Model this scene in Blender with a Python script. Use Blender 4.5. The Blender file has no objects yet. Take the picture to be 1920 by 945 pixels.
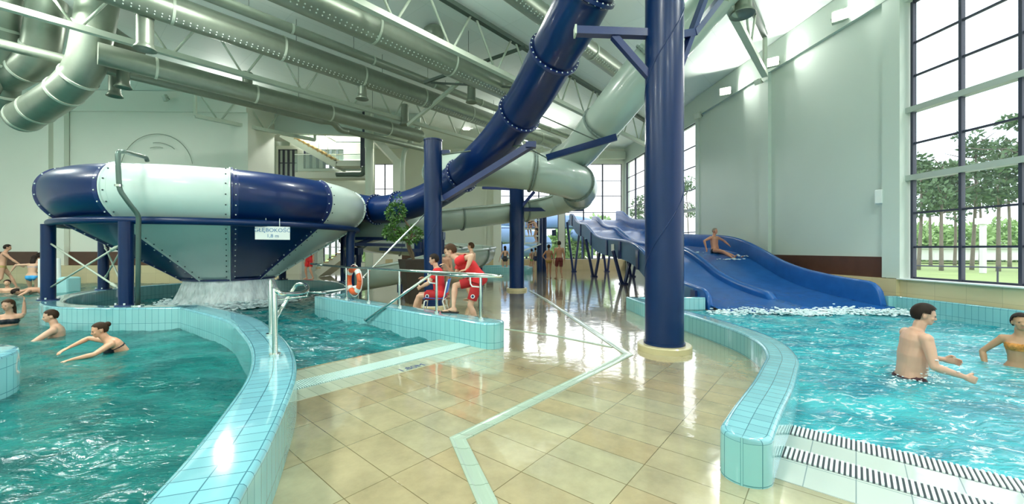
import bpy, bmesh, math, random
import numpy as np
from mathutils import Vector, Matrix, noise, geometry
random.seed(7)
R = math.radians
F = 745.0; HZ = 467.0; CX = 960.0; EYE = 1.47
V = Vector
sc = bpy.context.scene
COL = sc.collection

# ---------------------------------------------------------------- measuring helpers: photo measurement -> place
def W(x, y, D):
    return V(((x-CX)/F*D, D, EYE+(HZ-y)/F*D))
def G(x, y, z=0.0):
    D = F*(EYE-z)/(y-HZ)
    return V(((x-CX)/F*D, D, z))
BD = V((.6547, .7559, 0)); ND = V((-.7559, .6547, 0))       # direction of roof trusses and floor grid, and its normal
def US(u, s, z=0.0):
    return ND*u + BD*s + V((0, 0, z))
def XW(y): return 10.37-.08*y                                 # inner face of the right wall

# ---------------------------------------------------------------- materials
def nt(name):
    m = bpy.data.materials.new(name); m.use_nodes = True
    t = m.node_tree; t.nodes.clear()
    o = t.nodes.new('ShaderNodeOutputMaterial'); b = t.nodes.new('ShaderNodeBsdfPrincipled')
    t.links.new(b.outputs[0], o.inputs[0])
    return m, t, b, o
def N(t, typ, **kw):
    n = t.nodes.new(typ)
    for k, v in kw.items():
        if k.startswith('i'):
            n.inputs[int(k[1:])].default_value = v
        else: setattr(n, k, v)
    return n
def L(t, a, b): t.links.new(a, b)
def col4(c): return (c[0], c[1], c[2], 1)
def mat(name, c, rough=.5, metal=0., coat=0., var=.0, scale=6., bump=0., bscale=40., emis=None, alpha=1., sss=0.):
    m, t, b, o = nt(name)
    b.inputs['Base Color'].default_value = col4(c)
    b.inputs['Roughness'].default_value = rough; b.inputs['Metallic'].default_value = metal
    b.inputs['Coat Weight'].default_value = coat; b.inputs['Coat Roughness'].default_value = .08
    if name.startswith('hair'): b.inputs['Specular IOR Level'].default_value = .12
    if name in ('blue_column_paint', 'gloss_blue_fibreglass', 'wave_slide_blue'): b.inputs['Specular IOR Level'].default_value = .35
    if sss: b.inputs['Subsurface Weight'].default_value = sss; b.inputs['Subsurface Scale'].default_value = .01
    tc = N(t, 'ShaderNodeTexCoord')
    if var:
        n = N(t, 'ShaderNodeTexNoise'); n.inputs['Scale'].default_value = scale; n.inputs['Detail'].default_value = 4
        L(t, tc.outputs['Object'], n.inputs['Vector'])
        mx = N(t, 'ShaderNodeMix', data_type='RGBA')
        mx.inputs[6].default_value = col4([max(0, k*(1-var)) for k in c]); mx.inputs[7].default_value = col4([min(1, k*(1+var)) for k in c])
        L(t, n.outputs['Fac'], mx.inputs[0]); L(t, mx.outputs[2], b.inputs['Base Color'])
    if bump:
        n = N(t, 'ShaderNodeTexNoise'); n.inputs['Scale'].default_value = bscale
        L(t, tc.outputs['Object'], n.inputs['Vector'])
        bp = N(t, 'ShaderNodeBump'); bp.inputs['Strength'].default_value = bump; bp.inputs['Distance'].default_value = .01
        L(t, n.outputs['Fac'], bp.inputs['Height']); L(t, bp.outputs[0], b.inputs['Normal'])
    if emis:
        b.inputs['Emission Color'].default_value = col4(emis[0]); b.inputs['Emission Strength'].default_value = emis[1]
    if alpha < 1: b.inputs['Alpha'].default_value = alpha
    return m
def tile_mat(name, c, a, b_, grout=.006, gcol=(.1, .3, .33), var=.12, c2=None, rough=.15, coat=.3, wet=0., blotch=0.):
    """tiles of a x b metres on the UV map (metres)"""
    m, t, bs, o = nt(name)
    uv = N(t, 'ShaderNodeUVMap'); sp = N(t, 'ShaderNodeSeparateXYZ'); L(t, uv.outputs[0], sp.inputs[0])
    masks = []; fl = []
    for k, s in ((0, a), (1, b_)):
        d = N(t, 'ShaderNodeMath', operation='DIVIDE', i1=s); L(t, sp.outputs[k], d.inputs[0])
        pp = N(t, 'ShaderNodeMath', operation='PINGPONG', i1=.5); L(t, d.outputs[0], pp.inputs[0])
        gt = N(t, 'ShaderNodeMath', operation='GREATER_THAN', i1=grout/2/s); L(t, pp.outputs[0], gt.inputs[0])
        f = N(t, 'ShaderNodeMath', operation='FLOOR'); L(t, d.outputs[0], f.inputs[0])
        masks.append(gt); fl.append(f)
    mk = N(t, 'ShaderNodeMath', operation='MULTIPLY'); L(t, masks[0].outputs[0], mk.inputs[0]); L(t, masks[1].outputs[0], mk.inputs[1])
    cb = N(t, 'ShaderNodeCombineXYZ'); L(t, fl[0].outputs[0], cb.inputs[0]); L(t, fl[1].outputs[0], cb.inputs[1])
    wn = N(t, 'ShaderNodeTexWhiteNoise', noise_dimensions='2D'); L(t, cb.outputs[0], wn.inputs['Vector'])
    mx = N(t, 'ShaderNodeMix', data_type='RGBA')
    mx.inputs[6].default_value = col4([k*(1-var) for k in c]); mx.inputs[7].default_value = col4(c2 or [min(1, k*(1+var)) for k in c])
    L(t, wn.outputs['Value'], mx.inputs[0]); last = mx.outputs[2]
    if wet: bs.inputs['Coat IOR'].default_value = 1.7
    if blotch:
        n = N(t, 'ShaderNodeTexNoise'); n.inputs['Scale'].default_value = 2.3; n.inputs['Detail'].default_value = 8; n.inputs['Roughness'].default_value = .65
        L(t, uv.outputs[0], n.inputs['Vector'])
        mr = N(t, 'ShaderNodeMapRange'); mr.inputs[1].default_value = .35; mr.inputs[2].default_value = .7
        mr.inputs[3].default_value = 1-blotch; mr.inputs[4].default_value = 1+blotch*.35
        L(t, n.outputs['Fac'], mr.inputs[0])
        vm = N(t, 'ShaderNodeVectorMath', operation='SCALE'); L(t, last, vm.inputs[0]); L(t, mr.outputs[0], vm.inputs['Scale']); last = vm.outputs[0]
    g = N(t, 'ShaderNodeMix', data_type='RGBA'); g.inputs[6].default_value = col4(gcol)
    L(t, mk.outputs[0], g.inputs[0]); L(t, last, g.inputs[7]); L(t, g.outputs[2], bs.inputs['Base Color'])
    bs.inputs['Roughness'].default_value = rough; bs.inputs['Coat Weight'].default_value = coat; bs.inputs['Coat Roughness'].default_value = .03
    bp = N(t, 'ShaderNodeBump'); bp.inputs['Strength'].default_value = .25; bp.inputs['Distance'].default_value = .002
    L(t, mk.outputs[0], bp.inputs['Height']); L(t, bp.outputs[0], bs.inputs['Normal'])
    if wet:
        n = N(t, 'ShaderNodeTexNoise'); n.inputs['Scale'].default_value = 3.; n.inputs['Detail'].default_value = 5
        L(t, uv.outputs[0], n.inputs['Vector'])
        b2 = N(t, 'ShaderNodeBump'); b2.inputs['Strength'].default_value = wet; b2.inputs['Distance'].default_value = .02
        L(t, n.outputs['Fac'], b2.inputs['Height']); L(t, b2.outputs[0], bs.inputs['Coat Normal'])
        L(t, b2.outputs[0], bp.inputs['Normal'])
    return m
def water_mat(name, deep, light, scale=1.2, foam=.0, alpha=.93, bump=.35, reflect=1.):
    m, t, b, o = nt(name)
    tc = N(t, 'ShaderNodeTexCoord')
    mp = N(t, 'ShaderNodeMapping'); mp.inputs['Scale'].default_value = (1., 1.9, 1); L(t, tc.outputs['Object'], mp.inputs[0])
    n = N(t, 'ShaderNodeTexNoise'); n.inputs['Scale'].default_value = scale; n.inputs['Detail'].default_value = 6; n.inputs['Distortion'].default_value = 1.2
    L(t, mp.outputs[0], n.inputs[0])
    cr = N(t, 'ShaderNodeValToRGB'); e = cr.color_ramp.elements
    e[0].position = .35; e[0].color = col4(deep); e[1].position = .68; e[1].color = col4(light)
    L(t, n.outputs['Fac'], cr.inputs[0]); last = cr.outputs[0]
    if foam:
        f = N(t, 'ShaderNodeTexNoise'); f.inputs['Scale'].default_value = 4.2; f.inputs['Detail'].default_value = 8; f.inputs['Roughness'].default_value = .72; f.inputs['Distortion'].default_value = 2.
        L(t, mp.outputs[0], f.inputs[0])
        mr = N(t, 'ShaderNodeMapRange'); mr.inputs[1].default_value = .66-foam*.12; mr.inputs[2].default_value = .74-foam*.1
        L(t, f.outputs['Fac'], mr.inputs[0])
        mx = N(t, 'ShaderNodeMix', data_type='RGBA'); mx.inputs[7].default_value = (.85, .95, .97, 1)
        L(t, mr.outputs[0], mx.inputs[0]); L(t, last, mx.inputs[6]); last = mx.outputs[2]
    L(t, last, b.inputs['Base Color'])
    b.inputs['Roughness'].default_value = .07; b.inputs['IOR'].default_value = 1.33
    b.inputs['Specular IOR Level'].default_value = .5*reflect
    b.inputs['Alpha'].default_value = alpha
    r = N(t, 'ShaderNodeTexNoise'); r.inputs['Scale'].default_value = 7; r.inputs['Detail'].default_value = 5; r.inputs['Distortion'].default_value = .8
    L(t, mp.outputs[0], r.inputs[0])
    bp = N(t, 'ShaderNodeBump'); bp.inputs['Strength'].default_value = bump; bp.inputs['Distance'].default_value = .05
    L(t, r.outputs['Fac'], bp.inputs['Height']); L(t, bp.outputs[0], b.inputs['Normal'])
    return m

MT = {}
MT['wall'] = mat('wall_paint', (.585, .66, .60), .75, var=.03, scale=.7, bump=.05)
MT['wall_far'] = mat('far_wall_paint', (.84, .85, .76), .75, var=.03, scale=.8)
MT['ceil'] = tile_mat('ceiling_board', (.84, .91, .86), 2.4, 1.2, .012, (.7, .78, .73), .02, rough=.7, coat=0.)
MT['cream'] = tile_mat('cream_bench_tile', (.66, .55, .33), .6, .4, .006, (.45, .38, .24), .05, rough=.25, coat=.2)
MT['brown'] = mat('brown_panel', (.085, .035, .02), .35, var=.4, scale=3)
MT['teal'] = tile_mat('teal_wall_tile', (.20, .47, .50), .112, .26, .006, (.05, .2, .24), .05, rough=.12, coat=.5)
MT['tealtop'] = tile_mat('teal_coping_tile', (.19, .45, .52), .112, .15, .006, (.05, .17, .22), .10, rough=.09, coat=.6)
MT['basin'] = tile_mat('basin_tile', (.25, .62, .66), .25, .12, .008, (.12, .4, .45), .05)
MT['floor'] = tile_mat('beige_floor_tile', (.42, .335, .185), .3, .6, .006, (.16, .13, .06), .0, c2=(.42, .39, .245), rough=.14, coat=1., wet=.2, blotch=.28)
MT['edge'] = tile_mat('pool_edge_tile', (.42, .46, .35), .125, .31, .005, (.22, .26, .2), .08, rough=.15, coat=.6, wet=.1)
MT['edge_r'] = tile_mat('pale_step_tile', (.46, .52, .49), .25, .3, .006, (.2, .27, .28), .06, rough=.15, coat=.6, wet=.1)
MT['gut'] = tile_mat('gutter_tile', (.33, .42, .34), .24, .5, .006, (.18, .25, .18), .05, rough=.2, coat=.5)
MT['blue'] = mat('gloss_blue_fibreglass', (.0, .014, .085), .30, coat=.25, var=.25, scale=1.5, bump=.04, bscale=30)
MT['bluec'] = mat('blue_column_paint', (.0, .015, .075), .33, coat=.04, var=.08)
MT['bluefl'] = mat('wave_slide_blue', (.012, .095, .33), .24, coat=.12, var=.25, scale=4, bump=.06, bscale=25)
MT['blueskirt'] = mat('wave_slide_skirt_blue', (.05, .13, .25), .5, var=.12, scale=3)
MT['dblue'] = mat('dark_blue_flange', (.006, .02, .11), .35, coat=.3)
MT['white'] = mat('white_fibreglass', (.60, .71, .67), .3, coat=.5, var=.06, scale=1.2)
MT['grey'] = mat('grey_green_fibreglass', (.36, .44, .39), .3, coat=.5, var=.07, scale=1.5)
MT['greyd'] = mat('dark_grey_flange', (.16, .21, .19), .45)
MT['duct'] = mat('galvanised_duct', (.27, .31, .25), .38, metal=.55, var=.12, scale=5)
MT['steelw'] = mat('pale_green_steel', (.52, .58, .48), .45)
MT['steeld'] = mat('dark_green_steel', (.07, .10, .08), .5)
MT['chrome'] = mat('polished_stainless', (.72, .76, .72), .12, metal=1.)
MT['boltw'] = mat('white_bolt', (.75, .8, .78), .4)
MT['boltd'] = mat('dark_bolt', (.03, .05, .06), .4)
MT['frame'] = mat('dark_window_frame', (.03, .035, .06), .5)
MT['framel'] = mat('grey_transom', (.40, .44, .40), .5)
MT['glassrail'] = mat('green_glass_panel', (.55, .72, .68), .05, alpha=.28)
MT['pane'] = mat('window_glass', (.9, .97, 1.), .02, alpha=.06)
MT['orange'] = mat('lifebuoy_orange', (.75, .12, .03), .5)
MT['plain'] = mat('plain_white', (.75, .78, .76), .5)
MT['chairblue'] = mat('blue_plastic', (.02, .15, .6), .35)
MT['pot'] = mat('dark_brown_planter', (.028, .02, .014), .55, var=.2)
MT['bark'] = mat('bark', (.10, .07, .04), .9, var=.4, scale=12)
MT['leaf'] = mat('leaf_green', (.05, .14, .02), .5, var=.4, scale=8)
MT['pine'] = mat('pine_needles', (.11, .19, .09), .8, var=.4, scale=1.5)
MT['pinebark'] = mat('pine_bark', (.20, .17, .14), .9, var=.3, scale=4)
MT['shrub'] = mat('bright_shrub', (.30, .46, .18), .8, var=.4, scale=2)
MT['grass'] = mat('grass', (.26, .36, .12), .9, var=.3, scale=.4)
MT['sand'] = mat('pale_paving', (.62, .58, .46), .9, var=.08)
MT['seal'] = mat('beige_plinth', (.50, .44, .26), .3, coat=.3)
MT['signt'] = mat('sign_blue_lettering', (.02, .16, .36), .5)
MT['ink'] = mat('navy_lettering', (.02, .04, .14), .5)
MT['lamp'] = mat('lit_floodlight_glass', (1, 1, 1), .5, emis=((1, 1, .93), 60.))
MT['lampoff'] = mat('floodlight_glass_off', (.6, .65, .6), .15)
MT['foam'] = mat('white_foam', (.80, .92, .94), .5, sss=0)
MT['stair'] = mat('stair_concrete', (.62, .63, .56), .7)
MT['wood'] = mat('wood_tread', (.5, .36, .18), .5)
MT['black'] = mat('black_rubber', (.01, .01, .012), .6)

# ---------------------------------------------------------------- mesh helpers
def worldloc(o):
    v = V((0, 0, 0))
    while o is not None: v = v+o.location; o = o.parent
    return v
def link(name, me, parent=None, loc=None):
    o = bpy.data.objects.new(name, me); COL.objects.link(o)
    if parent is not None: o.parent = parent
    if loc is not None: o.location = loc
    return o
def tag(o, label=None, cat=None, group=None, kind=None):
    if label: o['label'] = label
    if cat: o['category'] = cat
    if group: o['group'] = group
    if kind: o['kind'] = kind
    return o
def thing(name, label, cat, loc=(0, 0, 0), group=None):
    o = bpy.data.objects.new(name, None); COL.objects.link(o); o.location = loc; o.empty_display_size = .1
    return tag(o, label, cat, group)
def frame_of(d, up=V((0, 0, 1))):
    d = d.normalized()
    if abs(d.dot(up)) > .98: up = V((1, 0, 0))
    r = d.cross(up).normalized(); u = r.cross(d).normalized()
    return r, u
class MB:
    def __init__(s): s.v = []; s.f = []; s.uv = {}; s.mi = []
    def add(s, vs, fs, mi=0, uvs=None):
        b = len(s.v); s.v += [V(p) for p in vs]
        for k, f in enumerate(fs):
            if uvs: s.uv[len(s.f)] = uvs[k]
            s.f.append([i+b for i in f]); s.mi.append(mi)
        return s
    def box(s, c, size, rz=0., rot=None, mi=0):
        m = rot if rot else Matrix.Rotation(rz, 3, 'Z'); c = V(c)
        vs = [c+m@V((x*size[0]/2, y*size[1]/2, z*size[2]/2)) for x in (-1, 1) for y in (-1, 1) for z in (-1, 1)]
        return s.add(vs, [(0, 1, 3, 2), (4, 6, 7, 5), (0, 4, 5, 1), (2, 3, 7, 6), (0, 2, 6, 4), (1, 5, 7, 3)], mi)
    def bar(s, a, b, w, h=None, mi=0, up=V((0, 0, 1))):
        a = V(a); b = V(b); h = h or w; r, u = frame_of(b-a, up)
        vs = [p+r*(i*w/2)+u*(j*h/2) for p in (a, b) for i, j in ((-1, -1), (1, -1), (1, 1), (-1, 1))]
        return s.add(vs, [(3, 2, 1, 0), (4, 5, 6, 7), (0, 1, 5, 4), (1, 2, 6, 5), (2, 3, 7, 6), (3, 0, 4, 7)], mi)
    def tube(s, pts, r, n=16, cap=True, mi=0, closed=False, arc=None, inner=None):
        """swept tube along pts; r number or list. arc=(a0,a1): open channel, 0 = up"""
        pts = [V(p) for p in pts]; k = len(pts); rr = r if isinstance(r, (list, tuple)) else [r]*k
        T = []
        for i in range(k):
            a = pts[(i-1) % k] if (closed or i) else pts[0]; b = pts[(i+1) % k] if (closed or i < k-1) else pts[-1]
            T.append((b-a).normalized())
        r0, u0 = frame_of(T[0]); rings = []
        for i in range(k):
            if arc: r0, u0 = frame_of(T[i])
            else:
                r0 = (r0-T[i]*r0.dot(T[i])).normalized(); u0 = r0.cross(T[i]).normalized()
            if arc:
                an = [arc[0]+(arc[1]-arc[0])*j/n for j in range(n+1)]
                ring = [pts[i]+(u0*math.cos(a)+r0*math.sin(a))*rr[i] for a in an]
                if inner: ring += [pts[i]+(u0*math.cos(a)+r0*math.sin(a))*(rr[i]-inner) for a in reversed(an)]
            else: ring = [pts[i]+(u0*math.cos(2*math.pi*j/n)+r0*math.sin(2*math.pi*j/n))*rr[i] for j in range(n)]
            rings.append(ring)
        m = len(rings[0]); vs = [p for q in rings for p in q]; fs = []
        wrap = (not arc) or inner
        for i in range(k if closed else k-1):
            i2 = (i+1) % k
            for j in range(m if wrap else m-1):
                j2 = (j+1) % m; fs.append((i*m+j, i*m+j2, i2*m+j2, i2*m+j))
        if cap and not closed and wrap:
            fs.append(tuple(range(m-1, -1, -1))); fs.append(tuple((k-1)*m+j for j in range(m)))
        return s.add(vs, fs, mi)
    def cyl(s, a, b, r0, r1=None, n=20, mi=0): return s.tube([a, b], [r0, r0 if r1 is None else r1], n, True, mi)
    def lathe(s, prof, c, n=32, a0=0, a1=2*math.pi, axis=None, mi=0, close=True):
        c = V(c); full = abs(a1-a0-2*math.pi) < 1e-6; k = n if full else n+1; vs = []; fs = []
        if axis is not None:
            w = V(axis).normalized(); u, v = frame_of(w)
        else: w, u, v = V((0, 0, 1)), V((1, 0, 0)), V((0, 1, 0))
        for i in range(k):
            a = a0+(a1-a0)*i/n; d = u*math.cos(a)+v*math.sin(a)
            vs += [c+d*r+w*z for r, z in prof]
        m = len(prof)
        for i in range(n):
            i2 = (i+1) % k
            for j in range(m-1): fs.append((i*m+j, i2*m+j, i2*m+j+1, i*m+j+1))
        return s.add(vs, fs, mi)
    def ball(s, c, r, n=8, m=6, mi=0, rot=None):
        c = V(c); r = (r, r, r) if not isinstance(r, (tuple, list)) else r; vs = []; fs = []
        for i in range(m+1):
            th = math.pi*i/m
            for j in range(n):
                ph = 2*math.pi*j/n; p = V((r[0]*math.sin(th)*math.cos(ph), r[1]*math.sin(th)*math.sin(ph), r[2]*math.cos(th)))
                vs.append(c+(rot@p if rot else p))
        for i in range(m):
            for j in range(n):
                fs.append((i*n+j, (i+1)*n+j, (i+1)*n+(j+1) % n, i*n+(j+1) % n))
        return s.add(vs, fs, mi)
    def build(s, name, mats, parent=None, smooth=False, bevel=0., loc=None, merge=True, auto=False):
        me = bpy.data.meshes.new(name)
        off = worldloc(parent) if parent is not None else (V(loc) if loc is not None else V((0, 0, 0)))
        me.from_pydata([tuple(p-off) for p in s.v], [], s.f)
        if s.uv:
            ul = me.uv_layers.new(name='UVMap')
            for p in me.polygons:
                q = s.uv.get(p.index)
                if q:
                    for k, li in enumerate(p.loop_indices): ul.data[li].uv = q[k]
        for x in (mats if isinstance(mats, (list, tuple)) else [mats]): me.materials.append(x)
        for p in me.polygons: p.material_index = s.mi[p.index]
        if merge:
            bm = bmesh.new(); bm.from_mesh(me); bmesh.ops.remove_doubles(bm, verts=bm.verts, dist=1e-5)
            bm.to_mesh(me); bm.free()
        if smooth:
            me.polygons.foreach_set('use_smooth', [True]*len(me.polygons))
            if auto: me.set_sharp_from_angle(angle=R(35))
        me.update()
        o = link(name, me, parent, None if parent is not None else loc)
        if bevel:
            b = o.modifiers.new('bevel', 'BEVEL'); b.width = bevel; b.segments = 2; b.limit_method = 'ANGLE'
        return o
def spline(pts, per=6, closed=False):
    """Catmull-Rom through vectors or tuples"""
    P = [V(p) for p in pts]; n = len(P); out = []
    rng = range(n) if closed else range(n-1)
    for i in rng:
        if closed: p0, p1, p2, p3 = P[(i-1) % n], P[i], P[(i+1) % n], P[(i+2) % n]
        else: p0, p1, p2, p3 = P[max(i-1, 0)], P[i], P[i+1], P[min(i+2, n-1)]
        for k in range(per):
            t = k/per
            out.append(.5*((2*p1)+(p2-p0)*t+(2*p0-5*p1+4*p2-p3)*t*t+(3*p1-p0-3*p2+p3)*t**3))
    if not closed: out.append(P[-1])
    return out
def inpoly(x, y, P):
    c = False; j = len(P)-1
    for i in range(len(P)):
        if (P[i][1] > y) != (P[j][1] > y) and x < (P[j][0]-P[i][0])*(y-P[i][1])/(P[j][1]-P[i][1])+P[i][0]: c = not c
        j = i
    return c
def polymesh(pts, z, uvf=None):
    """flat polygon (list of xy) as triangles"""
    vs = [V((p[0], p[1], z)) for p in pts]
    tr = geometry.tessellate_polygon([vs])
    fs = []
    for a, b, c in tr:
        n = (vs[b]-vs[a]).cross(vs[c]-vs[a])
        fs.append((a, b, c) if n.z > 0 else (a, c, b))
    uv = [[uvf(vs[i]) for i in f] for f in fs] if uvf else None
    return vs, fs, uv
def text_mesh(name, s, size, M, mt, parent, ext=.001, label=None, align='CENTER'):
    cu = bpy.data.curves.new(name, 'FONT'); cu.body = s; cu.size = size; cu.extrude = ext; cu.align_x = align; cu.align_y = 'CENTER'
    o = bpy.data.objects.new('tmp', cu); COL.objects.link(o)
    dg = bpy.context.evaluated_depsgraph_get(); me = bpy.data.meshes.new_from_object(o.evaluated_get(dg))
    bpy.data.objects.remove(o)
    off = worldloc(parent) if parent is not None else V((0, 0, 0))
    me.transform(Matrix.Translation(-off)@M); me.materials.clear(); me.materials.append(mt)
    q = link(name, me, parent)
    if label: q['label'] = label
    return q
SKY = 3.2; FILL_E = 330; EXPO = -.34
# ================================================================ ROOM
def struct(o): o['kind'] = 'structure'; return o
CEIL = 8.7
# ---- floor: two decks on either side of the drain channel
P0 = (.55, -3.25); P0b = (-.17, 2.29); P1 = (-.447, 3.085); P2 = (1.62, 5.53); P3 = (.55, 15.); P4 = (.2, 28.6)
CURVE = [(-.95, -3.3), (-.98, -1.), (-1.02, .4), (-1.2, 1.2), (-1.40, 1.75), (-1.53, 2.14), (-1.76, 2.72), (-2.05, 3.38), (-2.40, 4.0), (-2.84, 4.63), (-3.42, 5.33), (-4.1, 6.08), (-4.95, 6.77), (-6.15, 7.62)]
CURVE = [(p.x, p.y) for p in spline([(a, b, 0) for a, b in CURVE], 4)]
RING = [(-6.15, 7.62), (-7.3, 7.52), (-8.33, 7.6), (-9.15, 7.95), (-9.85, 8.55), (-10.6, 9.6), (-11.05, 10.8), (-10.95, 12.), (-10.4, 13.1), (-9.5, 13.9), (-8.2, 14.25), (-6.9, 14.0), (-5.7, 13.2), (-4.85, 12.), (-4.4, 10.8), (-4.3, 9.75), (-4.42, 9.34)]
RING = [(p.x, p.y) for p in spline([(a, b, 0) for a, b in RING], 4)]
SH0 = V((-.32, 6.02, 0)); SH1 = V((-4.45, 9.37, 0))
CROSS = (-1.05, 6.62); CROSS2 = (-2.72, 4.70)
iC = min(range(len(CURVE)), key=lambda i: (CURVE[i][0]-CROSS2[0])**2+(CURVE[i][1]-CROSS2[1])**2)
ringR = RING[34:]                                  # back and right part of the ring
left_out = CURVE[:iC+1]+[CROSS, (SH1.x, SH1.y)]+list(reversed(RING[36:-1]))+[(-10.4, 18.3), (-14, 18.3), (-14, 28.6), P4, P3, P2, P1, P0b, P0]
NA = V((.7559, -.6547, 0))
def uv_left(v):
    u, s = ND.dot(v), BD.dot(v)
    return (s-.42+.018*0, u-4.088)
o0 = V((-1.039, 3.186, 0))
def uv_left(v):
    d = v-o0; az = R(41.6); b = V((math.sin(az), math.cos(az), 0)); a = V((math.cos(az), -math.sin(az), 0))
    return (b.dot(d), a.dot(d))
def uv_right(v):
    d = v-V((.0605, 2.622, 0)); az = R(38.9); b = V((math.sin(az), math.cos(az), 0)); a = V((math.cos(az), -math.sin(az), 0))
    return (b.dot(d), a.dot(d))
RW = [(1.52, 2.58), (1.81, 2.93), (2.25, 3.44), (2.65, 3.94), (2.93, 4.31), (3.17, 4.77), (3.31, 5.22), (3.37, 5.73), (3.34, 6.37), (3.27, 7.0), (3.16, 7.7), (3.0, 8.6), (2.95, 9.75)]
RW = [(p.x, p.y) for p in spline([(a, b, 0) for a, b in RW], 4)]
iR = min(range(len(RW)), key=lambda i: (RW[i][0]-2.3)**2+(RW[i][1]-3.45)**2)
def vline(X): return (4.02-.6547*X)/.7559
right_out = [P0, P0b, P1, P2, P3, P4, (8.08, 28.6), (9.55, 10.9), (9.55, 9.65), (2.95, 9.65)]+list(reversed(RW[iR:]))+[(2.33, 3.31), (10.6, vline(10.6)), (10.6, -6.)]+[(.9, -6.)]
mb = MB()
vs, fs, uv = polymesh(left_out, 0, uv_left); mb.add(vs, fs, 0, uv)
vs, fs, uv = polymesh(right_out, 0, uv_right); mb.add(vs, fs, 0, uv)
struct(mb.build('floor', MT['floor']))
mb = MB(); mb.add([(-27, -6, -1.3), (11, -6, -1.3), (11, 19, -1.3), (-27, 19, -1.3)], [(0, 1, 2, 3)], 0, [[(0, 0), (38, 0), (38, 25), (0, 25)]])
struct(mb.build('floor_basin', MT['basin']))
# ---- pool-edge strips (lying on the deck) : left pool
def strip(name, lab, cat, c0, c1, q0, q1, dirA, nrm, m, z=.004, parent=None, th=.004):
    mb = MB()
    a = nrm*c0+dirA*q0; b = nrm*c0+dirA*q1; c = nrm*c1+dirA*q1; d = nrm*c1+dirA*q0
    vs = [V((p.x, p.y, z)) for p in (a, b, c, d)]+[V((p.x, p.y, z-th)) for p in (a, b, c, d)]
    uvq = [(q0, 0), (q1, 0), (q1, c1-c0), (q0, c1-c0)]
    z4 = [(0.03, .03)]*4
    mb.add(vs, [(0, 1, 2, 3), (4, 5, 1, 0), (5, 6, 2, 1), (6, 7, 3, 2), (7, 4, 0, 3)], 0, [uvq, z4, z4, z4, z4])
    o = mb.build(name, m, parent)
    if parent is None: tag(o, lab, cat)
    return o
# s extent (along BD) of each strip: from the curved wall to the short wall
strip('edge_tile_strip', 'row of small pale tiles with depth lettering between the big floor tiles and grating', 'tile strip', 4.088, 4.40, 1.38, 4.15, BD, ND, MT['edge'])
strip('edge_tile_strip', 'pale tile row at the water edge between grating and middle pool', 'tile strip', 4.68, 5.10, 1.62, 4.15, BD, ND, MT['edge'])
def grating(lab, c0, c1, q0, q1, dirA, nrm, pitch, frac, m1, m2, grp=None):
    g = strip('overflow_grating', lab, 'grating', c0, c1, q0, q1, dirA, nrm, m2, z=.003, th=.003)
    mb = MB(); n = int((q1-q0)/pitch)
    for i in range(n):
        q = q0+pitch*(i+.5); a = nrm*(c0+.008)+dirA*q+V((0, 0, .009)); b = nrm*(c1-.008)+dirA*q+V((0, 0, .009))
        mb.bar(a, b, pitch*frac, .012)
    s = mb.build('slats', m1, g)
    s['label'] = 'white slats'; s['kind'] = 'stuff'
    return g
MT['slat'] = mat('white_slat', (.78, .84, .83), .4)
MT['slatg'] = mat('pale_teal_slat', (.50, .66, .62), .4)
MT['slot'] = mat('grating_slot', (.12, .2, .2), .6); MT['slotd'] = mat('dark_grating_slot', (.02, .035, .05), .6)
grating('long pale teal overflow grating along the middle pool edge', 4.40, 4.68, 1.5, 4.15, BD, ND, .024, .62, MT['slatg'], MT['slot'])
VV = BD
RA = V((.7559, -.6547, 0))
grating('white slatted grating right at the water of the right pool', 3.81, 4.02, -.42, 6.8, RA, VV, .028, .52, MT['slat'], MT['slotd'])
grating('white slatted grating nearer the deck, before the right pool', 3.355, 3.56, -.42, 7., RA, VV, .028, .52, MT['slat'], MT['slotd'])
strip('edge_tile_strip', 'pale tile row between the two white gratings', 'tile strip', 3.56, 3.81, -.44, 7., RA, VV, MT['edge_r'])
strip('edge_tile_strip', 'pale tile row between beige deck and outer white grating', 'tile strip', 3.03, 3.355, -.46, 7., RA, VV, MT['edge_r'])
# depth lettering
p = G(772, 690); az = math.atan2(BD.y, BD.x)
t = text_mesh('depth_marking', '1.80M', .15, Matrix.Translation((p.x, p.y, .0055))@Matrix.Rotation(az, 4, 'Z'), MT['ink'], None, .0005)
tag(t, 'navy 1.80M depth marking on pale tiles beside middle pool', 'marking')
# ---- drain channel
def channel(pts, w, lab):
    mb = MB(); prof = [(-w/2, 0), (-w/2, .010), (-w/2+.018, .010), (-w/2+.028, .005), (0, .003), (w/2-.028, .005), (w/2-.018, .010), (w/2, .010), (w/2, 0)]
    P = [V((a, b, 0)) for a, b in pts]; s = 0; rows = []; S = []
    for i, p in enumerate(P):
        if i: s += (p-P[i-1]).length
        S.append(s)
        t0 = (P[i]-P[i-1]).normalized() if i else (P[1]-P[0]).normalized(); t1 = (P[i+1]-P[i]).normalized() if i < len(P)-1 else t0
        n = V((t0.y+t1.y, -(t0.x+t1.x), 0)).normalized(); k = 1/max(.5, n.dot(V((t0.y, -t0.x, 0))))
        rows.append([p+n*(x*k)+V((0, 0, z)) for x, z in prof])
    m = len(prof)
    for i in range(len(P)-1):
        for j in range(m-1):
            mb.add([rows[i][j], rows[i][j+1], rows[i+1][j+1], rows[i+1][j]], [(0, 1, 2, 3)], 0, [[(S[i], j*.02+.1), (S[i], (j+1)*.02+.1), (S[i+1], (j+1)*.02+.1), (S[i+1], j*.02+.1)]])
    return tag(mb.build('drain_channel', MT['gut']), lab, 'drain')
channel([(.5, -3.), (-.17+.03, 2.29), (-.42, 3.07), P2, (.98, 11.5), (.62, 14.1)], .115, 'pale green drain channel zigzagging across beige deck towards the second blue column')
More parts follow.
